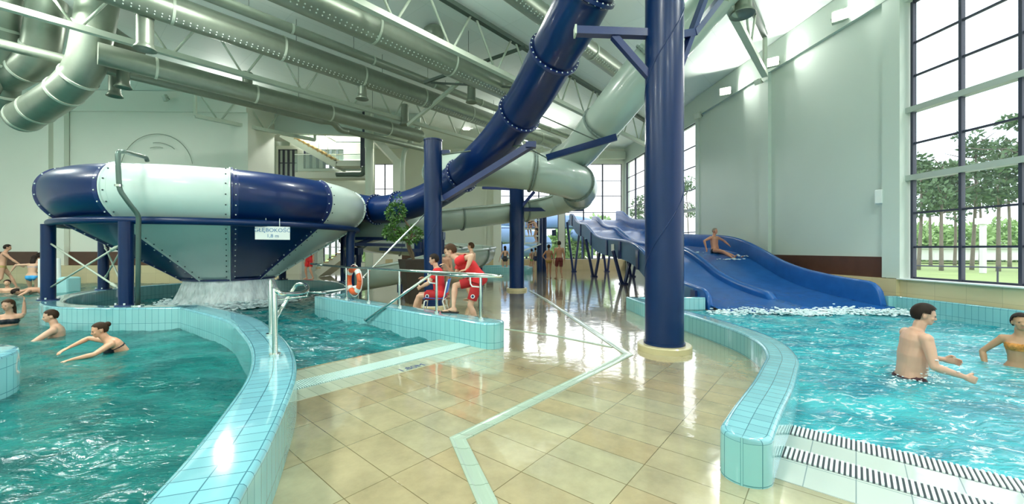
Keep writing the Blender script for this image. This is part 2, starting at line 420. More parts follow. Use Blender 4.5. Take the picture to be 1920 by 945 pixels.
channel([(-.12, 7.3), (.7, 6.75), (1.5, 5.95)], .05, 'narrow drain channel from end of short pool wall to the zigzag channel')

# ---- pool walls
def pool_wall(lab, path, w, h, base=-1.2, capend=(True, True), cat='pool wall'):
    """tiled parapet: vertical faces, rounded coping, flat two-row top; UV in metres"""
    r = .03
    prof = [(-w/2, base), (-w/2, h-r)]+[(-w/2+r-r*math.cos(a), h-r+r*math.sin(a)) for a in (R(30), R(60), R(90))]
    prof += [(-w/4, h), (0, h), (w/4, h)]
    prof += [(w/2-r+r*math.sin(a), h-r+r*math.cos(a)) for a in (0, R(30), R(60), R(90))]+[(w/2, base)]
    P = [V((a, b, 0)) for a, b in path]
    # round the ends by tapering the last metres of width
    if True:
        ext = []
        if capend[0]:
            t = (P[0]-P[1]).normalized(); ext = [(P[0]+t*(w/2)*math.sin(a), math.cos(a)) for a in (R(88), R(78), R(66), R(54), R(42), R(30), R(15))]
        seq = ext+[(p, 1.) for p in P]
        if capend[1]:
            t = (P[-1]-P[-2]).normalized(); seq += [(P[-1]+t*(w/2)*math.sin(a), math.cos(a)) for a in (R(15), R(30), R(50), R(70), R(88))]
    rows = []; S = []; s = 0
    for i, (p, k) in enumerate(seq):
        a = seq[max(i-1, 0)][0]; b = seq[min(i+1, len(seq)-1)][0]; t = (b-a).normalized(); n = V((t.y, -t.x, 0))
        if i:
            p0, k0 = seq[i-1]; s += (p-p0).length if k == k0 == 1. else math.hypot((p-p0).length, (w/2)*(k-k0))
        S.append(s); row = []
        for x, z in prof: row.append(p+n*(x*max(k, .03))+V((0, 0, z)))
        rows.append(row)
    mb = MB(); m = len(prof)
    vc = [0.]
    vals = []
    for j, (x, z) in enumerate(prof):
        vals.append(z)
    for i in range(len(seq)-1):
        for j in range(m-1):
            top = not (j == 0 or j == m-2)
            if not top: va, vb = (prof[j][1]-h+.03+.26*8, prof[j+1][1]-h+.03+.26*8)
            else:
                def tv(x, z): return (x if abs(x) < w/2-r-.0001 else math.copysign(w/2-r+.004, x))*(.15*2-.0)/(w-2*r)+.15*4
                va, vb = tv(*prof[j]), tv(*prof[j+1])
                if prof[j][1] < h-.001 or prof[j+1][1] < h-.001: va = vb = .15*4+.05+.15*(2 if prof[j][0] > 0 else -2)
            mb.add([rows[i][j], rows[i][j+1], rows[i+1][j+1], rows[i+1][j]], [(0, 1, 2, 3)], 1 if top else 0, [[(S[i], va), (S[i], vb), (S[i+1], vb), (S[i+1], va)]])
    for e in (0, len(seq)-1):
        mb.add(rows[e], [tuple(range(m)) if e else tuple(reversed(range(m)))], 0, [[(.05, .1)]*m])
    o = mb.build('pool_wall', [MT['teal'], MT['tealtop']], smooth=True, auto=True)
    return tag(o, lab, cat)
pool_wall('long curved pale teal tiled parapet sweeping along the left foreground pool', CURVE, .38, .38, capend=(False, False))
pool_wall('round tiled parapet ring carrying the legs of the blue and white bowl', RING, .36, .38, capend=(False, False))
pool_wall('straight tiled parapet with railing beside the two lifeguards in red', [(SH0.x, SH0.y), (SH0.x*.7+SH1.x*.3, SH0.y*.7+SH1.y*.3), (SH0.x*.4+SH1.x*.6, SH0.y*.4+SH1.y*.6), (SH1.x, SH1.y)], .40, .38, capend=(True, False))
pool_wall('low S-curved tiled parapet between deck and right pool', RW, .30, .30, capend=(True, False))
pool_wall('tiled parapet of the right pool at the left side of the slide mouth', [(2.98, 9.68), (3.8, 9.68), (4.66, 9.68)], .2, .30, capend=(True, False))
pool_wall('low tiled lip directly under the mouth of the wave slide', [(4.72, 9.66), (6.5, 9.66), (8.9, 9.66)], .2, -.02, capend=(False, False))
pool_wall('short tiled parapet between slide mouth and window bench', [(9.02, 9.62), (9.2, 9.62), (9.32, 9.62)], .2, .34, capend=(False, False))
pool_wall('tiled parapet of the right pool below the cream window bench', [(9.3, 9.62), (9.45, 7.5), (9.6, 5.5), (9.75, 3.6), (10.0, .5), (10.25, -3)], .2, .34, capend=(False, False))
# far small pool
fp = [(-2.6, 23.6), (-1.2, 23.15), (.2, 23.15), (1.0, 23.5), (1.15, 24.4), (.8, 25.3), (-.5, 25.8), (-2.4, 25.6), (-2.9, 24.6)]
fps = [(p.x, p.y) for p in spline([(a, b, 0) for a, b in fp], 4, True)]; fps.append(fps[0])
pool_wall('small round tiled pool rim far back beside woman in black swimsuit', fps, .22, .42, base=0., capend=(False, False))
# round island at the left edge
mb = MB(); isl = V((-5.95, 3.78, 0))
m_ = 40
for i in range(m_):
    a0, a1 = 2*math.pi*i/m_, 2*math.pi*(i+1)/m_; rr = .80
    pr = [(rr, -1.2), (rr, .35), (rr-.009, .371), (rr-.03, .38), (rr*.5, .38), (0, .38)]
    for j in range(5):
        q = [isl+V((math.cos(a)*pr[k][0], math.sin(a)*pr[k][0], pr[k][1])) for a, k in ((a0, j), (a1, j), (a1, j+1), (a0, j+1))]
        if j < 1: mb.add(q, [(0, 1, 2, 3)], 0, [[(a0*rr, pr[j][1]+.01), (a1*rr, pr[j][1]+.01), (a1*rr, pr[j+1][1]+.01), (a0*rr, pr[j+1][1]+.01)]])
        else: mb.add(q, [(0, 1, 2, 3)], 1, [[(p.x, p.y) for p in q]])
tag(mb.build('pool_island', [MT['teal'], MT['tealtop']], smooth=True, auto=True), 'round tiled block standing in the left pool at the frame edge', 'pool block')

# ---- water
def water(lab, poly, cell, z, amp, m, seed, bbox=None):
    xs = [p[0] for p in poly]; ys = [p[1] for p in poly]
    x0, x1, y0, y1 = min(xs), max(xs), min(ys), max(ys)
    nx = int((x1-x0)/cell)+1; ny = int((y1-y0)/cell)+1
    rs = np.random.RandomState(seed)
    X, Y = np.meshgrid(x0+np.arange(nx+1)*cell, y0+np.arange(ny+1)*cell)
    Z = np.zeros_like(X)
    for k in range(22):
        lam = .35*(1.16**k); th = rs.uniform(0, 6.28); ph = rs.uniform(0, 6.28)
        w = rs.uniform(.5, 1)*min(1., (lam/1.2)**.6)
        wx = X+.25*np.sin(Y*1.3+k); wy = Y+.25*np.sin(X*1.1+k*2)
        s_ = np.sin((wx*math.cos(th)+wy*math.sin(th))*2*math.pi/lam+ph)
        Z += w*(1-2*np.abs(s_)**1.3*.9) if k % 2 else w*s_
    Z = Z/np.abs(Z).std()*.32*amp; Z = np.clip(Z, -2*amp, min(1.1*amp, -z-.004))+z
    idx = -np.ones(X.shape, int); vs = []; fs = []
    ok = np.zeros((ny, nx), bool)
    Pn = np.array(poly); cx = X[:-1, :-1]+cell/2; cy = Y[:-1, :-1]+cell/2
    inside = np.zeros(cx.shape, bool); j = len(Pn)-1
    for i in range(len(Pn)):
        xi, yi = Pn[i]; xj, yj = Pn[j]
        if yi != yj:
            c = ((yi > cy) != (yj > cy)) & (cx < (xj-xi)*(cy-yi)/(yj-yi)+xi); inside ^= c
        j = i
    jj, ii = np.nonzero(inside)
    used = np.zeros(X.shape, bool)
    for a, b in ((0, 0), (0, 1), (1, 0), (1, 1)): used[jj+a, ii+b] = True
    idx[used] = np.arange(used.sum())
    co = np.stack([X[used], Y[used], Z[used]], 1)
    q = np.stack([idx[jj, ii], idx[jj, ii+1], idx[jj+1, ii+1], idx[jj+1, ii]], 1)
    me = bpy.data.meshes.new('pool_water'); me.from_pydata(co.tolist(), [], q.tolist()); me.materials.append(m)
    me.polygons.foreach_set('use_smooth', [True]*len(me.polygons)); me.update()
    o = link('pool_water', me); tag(o, lab, 'water', kind='stuff'); return o
MT['w1'] = water_mat('teal_water', (.0, .08, .08), (.008, .18, .165), 1.1, foam=.15, bump=.35)
MT['w2'] = water_mat('choppy_dark_water', (.0, .075, .09), (.01, .20, .21), 1.6, foam=.55, bump=.7, reflect=2.)
MT['w3'] = water_mat('bright_turquoise_water', (.0, .20, .28), (.03, .46, .52), 1.0, foam=.95, bump=.5, reflect=1.6)
leftpoly = CURVE+RING[1:37]+[(-10.6, 18.4), (-27, 18.4), (-27, -4)]
water('teal water of the left foreground pool with swimmers', leftpoly, .085, -.035, .030, MT['w1'], 3)
midpoly = CURVE[iC-3:]+RING+[(-.7, 6.35), (-.9, 6.2)]
water('dark choppy water of the middle pool below the bowl', midpoly, .06, -.04, .060, MT['w2'], 5)
rightpoly = RW[iR-4:]+[(2.95, 9.6), (9.25, 9.5), (9.35, 9.2), (10.3, -3), (10.3, -5), (1.9, 3.2)]
water('bright turquoise water of the right pool with bathing man', rightpoly, .07, -.032, .030, MT['w3'], 9)
mbw = MB(); vs, fs, _ = polymesh(fps[:-1], .33); mbw.add(vs, fs)
tag(mbw.build('pool_water', MT['w3']), 'still water in the small far round pool', 'water', kind='stuff')

# ---- window builder: plane through a, b (xy), z levels and mullion positions
wn = [0]
def window(a, b, zs, nm, thick=.06, heavy=(), fr=.08, sill=None, mats=None):
    wn[0] += 1; a = V((a[0], a[1], 0)); b = V((b[0], b[1], 0)); d = (b-a).normalized(); n = V((d.y, -d.x, 0))
    z0, z1 = zs[0], zs[-1]; Ln = (b-a).length
    w = MB()
    w.add([a+V((0, 0, z0)), b+V((0, 0, z0)), b+V((0, 0, z1)), a+V((0, 0, z1))], [(0, 1, 2, 3)])
    o = w.build('window_%d' % wn[0], MT['pane']); struct(o)
    f = MB()
    for i in range(nm+1):
        p = a+d*Ln*i/nm; f.bar(p+V((0, 0, z0)), p+V((0, 0, z1)), fr if i in (0, nm) or True else thick, .10, up=n)
    for k, z in enumerate(zs):
        if k in heavy: continue
        f.bar(a+V((0, 0, z)), b+V((0, 0, z)), thick, .08 if k in (0, len(zs)-1) else .045)
    f.build('window_frame', MT['frame'], o)
    if heavy:
        f = MB()
        for k in heavy:
            f.bar(a-d*.15+V((0, 0, zs[k]))+n*.02, b+d*.15+V((0, 0, zs[k]))+n*.02, .22, .13)
        f.build('transom', MT['framel'], o)
    return o
# ---- walls. wall slabs are boxes between two floor points, inner face on the line
def slab(mb, a, b, z0, z1, th=.3, side=1, mi=0):
    a = V((a[0], a[1], 0)); b = V((b[0], b[1], 0)); d = (b-a).normalized(); n = V((d.y, -d.x, 0))*side
    vs = [p+V((0, 0, z)) for z in (z0, z1) for p in (a, b, b+n*th, a+n*th)]
    Ln = (b-a).length
    mb.add(vs, [(0, 3, 2, 1), (4, 5, 6, 7), (0, 1, 5, 4), (1, 2, 6, 5), (2, 3, 7, 6), (3, 0, 4, 7)], mi,
           [[(0, 0), (0, th), (Ln, th), (Ln, 0)], [(0, 0), (Ln, 0), (Ln, th), (0, th)], [(0, z0), (Ln, z0), (Ln, z1), (0, z1)], [(0, z0), (th, z0), (th, z1), (0, z1)], [(0, z0), (Ln, z0), (Ln, z1), (0, z1)], [(0, z0), (th, z0), (th, z1), (0, z1)]])
YE = 28.6
def rp(y, off=0.): return (XW(y)+off, y)
mb = MB()   # right wall: big window -6..9.62, blank 9.9..19.0, far window 19.2..28.3
slab(mb, rp(9.72), rp(19.0), 0, CEIL)
slab(mb, rp(-7), rp(9.72), 7.5, CEIL); slab(mb, rp(-7), rp(9.72), 0, .73)
slab(mb, rp(19.0), rp(YE+.3), 7.6, CEIL); slab(mb, rp(19.0), rp(YE+.3), 0, 1.0); slab(mb, rp(28.3), rp(YE+.3), 1.0, 7.6)
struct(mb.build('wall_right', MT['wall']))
mb = MB()   # raised frame around the recessed panels
slab(mb, rp(9.72), rp(10.15), .75, 7.8, .12, -1)
slab(mb, rp(9.72), rp(19.0), 7.75, CEIL-.02, .13, -1); slab(mb, rp(14.15), rp(14.6), 1.3, 7.75, .13, -1); slab(mb, rp(18.75), rp(19.05), 1.3, 7.75, .06, -1)
struct(mb.build('trim_1', MT['wall'])); 
mb = MB(); slab(mb, rp(10.15), rp(19.0), .735, 1.27, .05, -1)
struct(mb.build('baseboard_right', MT['brown']))
mb = MB(); slab(mb, (9.42, 9.75), rp(19.0, -.12), 0.0, .735, .14, 1); slab(mb, (10.25, -6), (9.52, 9.75), 0., .73, .12, 1)
struct(mb.build('trim_2', MT['cream']))
mb = MB(); slab(mb, (10.16, -6), (9.43, 9.75), .73, .755, .5, 1); struct(mb.build('trim_3', MT['plain']))
zs = [.76, 1.52, 2.34, 3.2, 4.02, 4.85, 5.65, 6.45, 7.45]
window(rp(-6.8, .12), rp(9.62, .12), zs, 17, heavy=(3, 5), thick=.05, fr=.055)
window(rp(19.1, .1), rp(28.3, .1), [1.0, 2.3, 3.4, 4.4, 5.5, 6.5, 7.6], 6, heavy=(2,), thick=.06, fr=.09)
# end wall: openings  A (-.9..3.3 , 3.75..7.9) big window, B upper left (-10..-8.35), C low windows (-14..-9.3)
mb = MB()
def ew(x0, x1, z0, z1): slab(mb, (x0, YE), (x1, YE), z0, z1, .3, -1)
ew(-14, 8.4, 7.6, CEIL); ew(-8.35, -.9, 0, 7.6); ew(-10.0, -8.35, 0, 3.0); ew(7.9, 8.4, 0, 7.6); ew(3.35, 3.8, 0, 7.6)
ew(-.9, 7.9, 0, .75); ew(-11., -10., 2.8, 7.6); ew(-14, -13.6, 0, 7.6)
ew(-13.6, -10., 0., .5); ew(-13.6, -11, 2.8, 3.3)
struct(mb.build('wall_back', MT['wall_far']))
zs = [.76, 1.9, 3.0, 4.1, 5.3, 6.4, 7.6]
window((-.9, YE+.1), (3.35, YE+.1), zs, 3, fr=.09); window((3.8, YE+.1), (7.9, YE+.1), zs, 3, fr=.09)
window((-10., YE+.1), (-8.35, YE+.1), [3.0, 4.4, 5.8, 7.6], 2, fr=.07)
window((-13.6, YE+.1), (-10, YE+.1), [.5, 1.6, 2.8], 8, fr=.12); window((-13.6, YE+.1), (-11, YE+.1), [3.3, 4.6, 6.2, 7.6], 5, fr=.22)
mb = MB(); slab(mb, (-9., YE), (8.05, YE), 0, .73, .35, 1); struct(mb.build('trim_4', MT['cream']))
mb = MB(); slab(mb, (-8., YE), (-.95, YE), .73, 1.35, .06, 1); struct(mb.build('baseboard_back', MT['brown']))
mb = MB(); mb.box((-1.05, YE-.25, CEIL/2), (.55, .5, CEIL)); mb.box((-1.9, YE-.12, CEIL/2), (.12, .2, CEIL)); struct(mb.build('trim_5', MT['wall_far']))
mb = MB()   # inner wall behind the upper staircase with its windows
def iw(x0, x1, z0, z1): slab(mb, (x0, 23.6), (x1, 23.6), z0, z1, .2, -1)
iw(-14, -8.2, 2.75, 5.7); iw(-14, -13.9, 5.7, 7.4); iw(-12.75, -12.4, 5.7, 7.4); iw(-12.4, -10, 5.7, 6.25); iw(-10, -8.2, 5.7, 7.4); iw(-13.2, -8.2, 7.4, CEIL); iw(-14, -13.2, 7.4, 7.6); iw(-14, -12.6, 0, 2.75)
struct(mb.build('wall_stair', MT['wall_far']))
window((-13.9, 23.7), (-12.75, 23.7), [5.7, 6.6, 7.4], 4, fr=.1); window((-12.4, 23.7), (-10, 23.7), [6.25, 7.4], 6, fr=.13)
# left wall (facing us)
YL = 18.2
mb = MB()
slab(mb, (-28, YL-.3), (-12.2, YL+.15), 0, CEIL, .3, -1); slab(mb, (-12.2, YL+.15), (-12.2, 20.4), 0, CEIL, .3, -1)
struct(mb.build('wall_left', MT['wall_far']))
mb = MB(); slab(mb, (-12.2, 20.4), (-4.9, 21.2), 7.45, CEIL, .3, -1); slab(mb, (-14, 20.4), (-14, YE), 0, CEIL, .2, -1)
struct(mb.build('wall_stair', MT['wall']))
mb = MB()
slab(mb, (-20.6, YL-.1), (-12.2, YL+.15), 7.75, CEIL-.02, .12, 1)
for x in (-21.3, -20.6): slab(mb, (x, YL-.14), (x+.45, YL-.12), 0, CEIL-.02, .22, 1)
struct(mb.build('trim_6', MT['wall_far']))
mb = MB(); slab(mb, (-28, YL-.32), (-12.2, YL+.13), .74, 1.35, .05, 1); struct(mb.build('baseboard_left', MT['brown']))
mb = MB(); slab(mb, (-28, YL-.4), (-10.5, YL+.05), -1.2, .74, .4, 1); struct(mb.build('trim_7', MT['cream']))
# outer room envelope on the far left, ceiling
mb = MB(); slab(mb, (-28, -7), (-28, YL), 0, CEIL, .3, -1); struct(mb.build('wall_west', MT['wall_far']))
mb = MB(); slab(mb, (-28.3, -7), (11.2, -7), 0, CEIL, .3, 1); struct(mb.build('wall_south', MT['wall_far']))
mb = MB(); A = [US(-12, -14), US(-12, 30), US(34, 30), US(34, -34)]
c = [V((-28.3, -7, CEIL)), V((11.2, -7, CEIL)), V((8.4, YE+.3, CEIL)), V((-28.3, YE+.3, CEIL))]
vs = c+[p+V((0, 0, .25)) for p in c]
uvc = [(BD.dot(p), ND.dot(p)) for p in c]
mb.add(vs, [(3, 2, 1, 0), (4, 5, 6, 7)], 0, [list(reversed(uvc)), uvc])
mb.add(vs, [(0, 1, 5, 4), (1, 2, 6, 5), (2, 3, 7, 6), (3, 0, 4, 7)], 0, [[(0.1, .1)]*4]*4)
struct(mb.build('ceiling', MT['ceil']))
# ================================================================ COLUMNS
def column(lab, x, y, r, h, top_visible, ribs, pr=None, ph=.09):
    t = thing('blue_column', lab, 'column', (x, y, 0), None)
    mb = MB(); mb.lathe([(0, ph-.01), (r+.02, ph-.01), (r+.02, ph+.03), (r, ph+.03), (r, h), (r+.015, h), (r+.015, h+.03), (0, h+.03)], (x, y, 0), 40)
    mb.build('shaft', MT['bluec'], t, smooth=True, auto=True)
    # spiral weld
    pts = []; turns = h/2.6
    for i in range(int(60*turns)):
        a = 2*math.pi*i/60+.6; z = ph+.1+2.6*i/60
        if z > h-.05: break
        pts.append((x+math.cos(a)*(r-.001), y+math.sin(a)*(r-.001), z))
    mb = MB(); mb.tube(pts, .009, 6); mb.build('weld_seam', MT['bluec'], t, smooth=True)
    pr = pr or r+.11
    mb = MB(); mb.lathe([(0, ph), (pr-.015, ph), (pr, ph-.015), (pr, 0), (0, 0)], (x, y, 0), 40)
    o = mb.build('plinth', MT['seal'], t, smooth=True, auto=True)
    return t
c1x, c1y = 2.23, 5.82
col1 = column('thickest blue column in the foreground on a round beige plinth', c1x, c1y, .268, 8.6, False, 3)
c2 = V(((969-CX)/F*14.2, 14.2, 0)); c3 = V(((812-CX)/F*9.8, 9.8, 0))
col2 = column('blue column in the middle of the deck under the grey spiral tube', c2.x, c2.y, .262, 3.80, True, 3)
col3 = column('blue column with open top right behind the two lifeguards', c3.x, c3.y, .218, 4.13, True, 3)
# brackets of column 1 are its parts
mb = MB(); z = 4.62
mb.bar((c1x-.2, c1y, z), (W(1080, 60, 5.75).x, 5.75, z), .12, .11); mb.bar((c1x-.22, c1y-.02, 3.98), (W(1150, 70, 5.8).x, 5.8, z-.04), .10, .09)
mb.build('left_arm', MT['dblue'], col1)
mb = MB()
mb.bar((c1x+.2, c1y, 4.6), W(1298, 62, 6.1), .11, .1); mb.bar(W(1262, 158, 5.75), W(1345, -70, 6.6), .09, .09)
mb.bar(W(1300, 62, 6.1), W(1380, -40, 7.4), .10, .10); mb.build('right_arm', MT['dblue'], col1)
mb = MB(); e = W(1080, 60, 5.75); mb.box((e.x-.012, e.y, 4.62), (.025, .15, .13)); mb.build('end_plate', MT['steelw'], col1)
# brackets of columns 2 and 3
mb = MB(); mb.bar((c2.x+.2, c2.y, 2.88), W(1092, 393, 15.5), .13, .13); mb.bar((c2.x-.2, c2.y, 3.62), W(905, 352, 14.6), .1, .1)
mb.bar((c2.x+.15, c2.y-.1, 2.95), (c2.x+.62, c2.y-.15, 3.5), .1, .1); mb.build('side_arm', MT['dblue'], col2)
mb = MB(); mb.bar((c3.x+.2, c3.y, 2.72), (c3.x+.36, c3.y-.03, 2.72), .14, .14); mb.bar((c3.x+.2, c3.y, 3.86), (c3.x+.42, c3.y, 3.86), .06, .1)
mb.build('bracket', MT['dblue'], col3)

# ================================================================ TUBES
def ring_flange(mb, p, t, r, w=.055, th=.05, n=40):
    mb.lathe([(r-.02, -th/2), (r+w, -th/2), (r+w, th/2), (r-.02, th/2), (r-.02, -th/2)], p, n, axis=t)
def ring_bolts(mb, p, t, r, w=.055, th=.05, n=26, br=.012):
    t = t.normalized(); u, v = frame_of(t)
    for i in range(n):
        a = 2*math.pi*i/n
        for s in (-1, 1):
            mb.ball(p+(u*math.cos(a)+v*math.sin(a))*(r+w*.55)+t*s*(th/2), br, 5, 4)
def tangent(P, i): return (P[min(i+1, len(P)-1)]-P[max(i-1, 0)]).normalized()
def tube_slide(name, lab, P, r, cuts, m, mf, mbolt, sec='tube_section', n=36, br=.013, nb=26):
    t = thing(name, lab, 'water slide', (P[0].x, P[0].y, P[0].z))
    for a, b in zip(cuts[:-1], cuts[1:]):
        mb = MB(); mb.tube(P[a:b+1], r, n, cap=False); o = mb.build(sec, m, t, smooth=True)
        so = o.modifiers.new('wall', 'SOLIDIFY'); so.thickness = .015
    for c in cuts[1:-1]:
        mb = MB(); ring_flange(mb, P[c], tangent(P, c), r); f = mb.build('flange', mf, t, smooth=True, auto=True)
        mb = MB(); ring_bolts(mb, P[c], tangent(P, c), r, n=nb, br=br); o = mb.build('bolts', mbolt, f, smooth=True); o['label'] = 'pale bolts around the flange'
        o['kind'] = 'stuff'
    return t
bp = [(655, 385, 13.0), (700, 393, 12.6), (750, 388, 12.1), (800, 372, 11.6), (845, 345, 11.0), (885, 312, 10.3), (925, 275, 9.5), (965, 225, 8.7), (1000, 172, 7.95), (1035, 108, 7.2), (1070, 45, 6.6), (1105, -25, 6.15), (1130, -90, 5.9), (1150, -150, 5.75)]
BP = spline([W(*p) for p in bp], 8)
def near(P, x, y):
    def px(p): return (CX+F*p.x/p.y, HZ-F*(p.z-EYE)/p.y)
    return min(range(len(P)), key=lambda i: (px(P[i])[0]-x)**2+(px(P[i])[1]-y)**2)
bc = [0]+[near(BP, *q) for q in ((706, 394), (752, 388), (868, 328), (976, 212), (1038, 103), (1104, -18))]+[len(BP)-1]
blue = tube_slide('tube_slide', 'dark blue enclosed tube slide descending from ceiling into the bowl', BP, .43, bc, MT['blue'], MT['dblue'], MT['boltw'], br=.016)
# longitudinal seam and carrier beam
mb = MB()
for i in range(bc[1], len(BP)-1, 1):
    t_ = tangent(BP, i); r_, u_ = frame_of(t_)
seam = []
for i in range(bc[2], len(BP)):
    r_, u_ = frame_of(tangent(BP, i)); seam.append(BP[i]-r_*.425*.8+u_*.43*.6 if True else None)
mb.tube(seam, .022, 6)
mb.build('seam_rib', MT['dblue'], blue, smooth=True)
mb = MB(); a = V((c3.x+.3, c3.y-.05, 2.72)); b = W(996, 272, 8.5); mb.bar(a, b, .14, .14); mb.bar(b+V((-.12, 0, 0)), b+V((.1, 0, .0)), .18, .12)
mb.build('carrier_beam', MT['dblue'], blue)
# grey tube and open channel
gp = [(1452, -150, 8.6), (1395, -80, 9.0), (1310, 20, 9.6), (1240, 100, 10), (1195, 150, 10.4), (1150, 206, 10.9), (1112, 252, 11.7), (1078, 290, 13.0), (1030, 312, 14.8), (960, 318, 15.9), (885, 318, 15.7), (838, 322, 14.7), (822, 324, 13.5), (850, 320, 12.5), (905, 315, 11.9), (965, 318, 11.6), (1020, 326, 11.7), (1068, 338, 12.2), (1088, 350, 13.1), (1084, 362, 14.1), (1050, 374, 14.9)]
GP = spline([W(*p) for p in gp], 7)
gc = [0]+[near(GP[:60], *q) for q in ((1228, 112), (1128, 232))]+[52, 74, 86, near(GP[100:], 1000, 321)+100, near(GP[112:], 1078, 344)+112, len(GP)-8, len(GP)-1]
gc = sorted(set(gc))
grey = tube_slide('tube_slide', 'pale grey-green tube slide coiling above the middle blue column', GP, .55, gc, MT['grey'], MT['greyd'], MT['boltd'], br=.014, nb=20)
ch = [(1084, 362, 14.1), (1050, 374, 14.9), (1000, 384, 15.), (940, 392, 14.6), (880, 398, 14.), (820, 405, 13.6), (760, 413, 13.4), (705, 424, 13.6), (672, 435, 14.4), (668, 444, 15.6), (700, 450, 17.), (760, 456, 17.9), (830, 461, 17.8), (880, 466, 16.9), (902, 470, 15.6), (885, 474, 14.3), (840, 481, 13.4), (780, 493, 12.8), (720, 505, 12.6), (672, 514, 12.8)]
CH = spline([W(*p) for p in ch], 7)
cs = [4, 16, 30, 44, 60, 76, 92, 104, 116, len(CH)-1]
def channel_slide(P, cuts, r):
    t = thing('flume_slide', 'open pale grey flume spiralling down behind the planter and bowl', 'water slide', (P[0].x, P[0].y, 0))
    for a, b in zip(cuts[:-1], cuts[1:]):
        mb = MB(); mb.tube(P[a:b+1], r, 28, arc=(R(78), R(282)), inner=.03)
        s = mb.build('channel_section', MT['grey'], t, smooth=True, auto=True)
        mb = MB()
        for sd in (78, 282):
            q = []
            for i in range(a, b+1):
                r_, u_ = frame_of(tangent(P, i)); q.append(P[i]+(u_*math.cos(R(sd))+r_*math.sin(R(sd)))*(r+.02))
            mb.tube(q, .045, 8)
        mb.build('rim', MT['grey'], s, smooth=True)
    for c in cuts[1:-1]:
        i = c; r_, u_ = frame_of(tangent(P, i)); mb = MB()
        d = tangent(P, i)*.025; mb.tube([P[i]-d, P[i]+d], r+.06, 24, arc=(R(80), R(280)), inner=.08); mb.build('flange', MT['greyd'], t)
    for i in (34, 56, 84, 100, 122):
        if i >= len(P): continue
        b = P[i]-V((0, 0, r)); mb = MB()
        mb.cyl((b.x, b.y, 0.0), (b.x, b.y, b.z-.2), .09); mb.bar((b.x, b.y, b.z-.28), (b.x, b.y, b.z-.02), .5, .16)
        mb.build('support', MT['bluec'], t)
    return t
flume = channel_slide(CH, cs, .55)
# beam under the grey tube, rods
mb = MB(); mb.bar(W(1025, 296, 10.6), W(1156, 257, 10.2), .12, .16)
sb = mb.build('support_beam', MT['bluec'], grey)
mb = MB(); mb.tube([W(830, 290, 9.8), W(935, 276, 9.3), W(990, 272, 8.5)], .018, 6); mb.tube([W(1010, 215, 9.5), W(1116, 262, 10.3)], .018, 6)
mb.tube([W(985, 275, 8.6), W(1025, 296, 10.4)], .018, 6); tag(mb.build('tie_rod', MT['steeld']), 'thin dark tie rods bracing the two upper tube slides', 'tie rod')
mb = MB(); a = W(797, 401, 9.9); b = W(680, 520, 8.9); mb.cyl(a, b, .02); mb.box(b, (.12, .1, .02))
tag(mb.build('brace_rod', MT['chrome']), 'slanting steel rod from blue column down to the parapet behind lifebuoy', 'brace rod')

# ================================================================ BOWL
BC = V((-7.75, 10.95, 0)); phi0 = math.atan2(-BC.y, -BC.x)
bowl = thing('bowl_slide', 'large funnel bowl in alternating blue and white panels on blue legs', 'water slide', (BC.x, BC.y, 0))
ctrl = [(2.86, 3.02), (2.95, 3.13), (3.12, 3.15), (3.30, 3.05), (3.42, 2.87), (3.45, 2.66), (3.41, 2.45), (3.30, 2.27), (3.10, 2.08), (2.75, 1.83), (2.2, 1.47), (1.6, 1.08), (1.05, .70)]
prof = [(p.x, p.y) for p in spline([(a, b, 0) for a, b in ctrl], 3)]
NS = 10
for k in range(NS):
    a0 = phi0+k*2*math.pi/NS; a1 = a0+2*math.pi/NS; isblue = (k % 2 == 0)
    mb = MB(); mb.lathe(prof, BC, 14, a0=a0, a1=a1)
    o = mb.build('bowl_panel', MT['blue'] if isblue else MT['white'], bowl, smooth=True)
    o['label'] = 'blue panel' if isblue else 'white panel'
    so = o.modifiers.new('wall', 'SOLIDIFY'); so.thickness = .03; so.offset = 0
    # flange lips at both seams
    mb = MB(); bb = MB()
    for a, s in ((a0, 1), (a1, -1)):
        q = []
        for i, (r, z) in enumerate(prof):
            j0, j1 = max(i-1, 0), min(i+1, len(prof)-1)
            tr, tz = prof[j1][0]-prof[j0][0], prof[j1][1]-prof[j0][1]; l = math.hypot(tr, tz)
            n = V((-tz/l, tr/l)); n = V((abs(n.x), n.y if n.x > 0 else -n.y, 0))
            if i < 3: n = V((0, 1, 0))
            q.append((r, z, n.x, n.y))
        wd = .13
        for i in range(len(q)-1):
            vs = []
            for (r, z, nx, nz) in (q[i], q[i+1]):
                da = wd/max(r, .6)*min(1, .35+r/4)
                for (aa, hh) in ((a+s*.002, .0), (a+s*.002, .05), (a+s*da*.25, .05), (a+s*da*.3, .022), (a+s*da, .018), (a+s*da, .0)):
                    rr = r+nx*hh; vs.append(BC+V((math.cos(aa)*rr, math.sin(aa)*rr, z+nz*hh)))
            mb.add(vs, [(j, j+1, j+7, j+6) for j in range(5)])
        acc = 0; last = None
        for i in range(len(q)):
            r, z, nx, nz = q[i]; p = V((r, z, 0))
            if last is not None: acc += (p-last).length
            last = p
            if acc > .15 or i == 0:
                acc = 0; da = .085/max(r, .6); aa = a+s*da; rr = r+nx*.03
                bb.ball(BC+V((math.cos(aa)*rr, math.sin(aa)*rr, z+nz*.03)), .016, 6, 4)
    f = mb.build('seam_flange', MT['dblue'] if isblue else MT['white'], o, smooth=True, auto=True)
    g = bb.build('bolts', MT['boltw'] if isblue else MT['boltd'], o, smooth=True); g['kind'] = 'stuff'
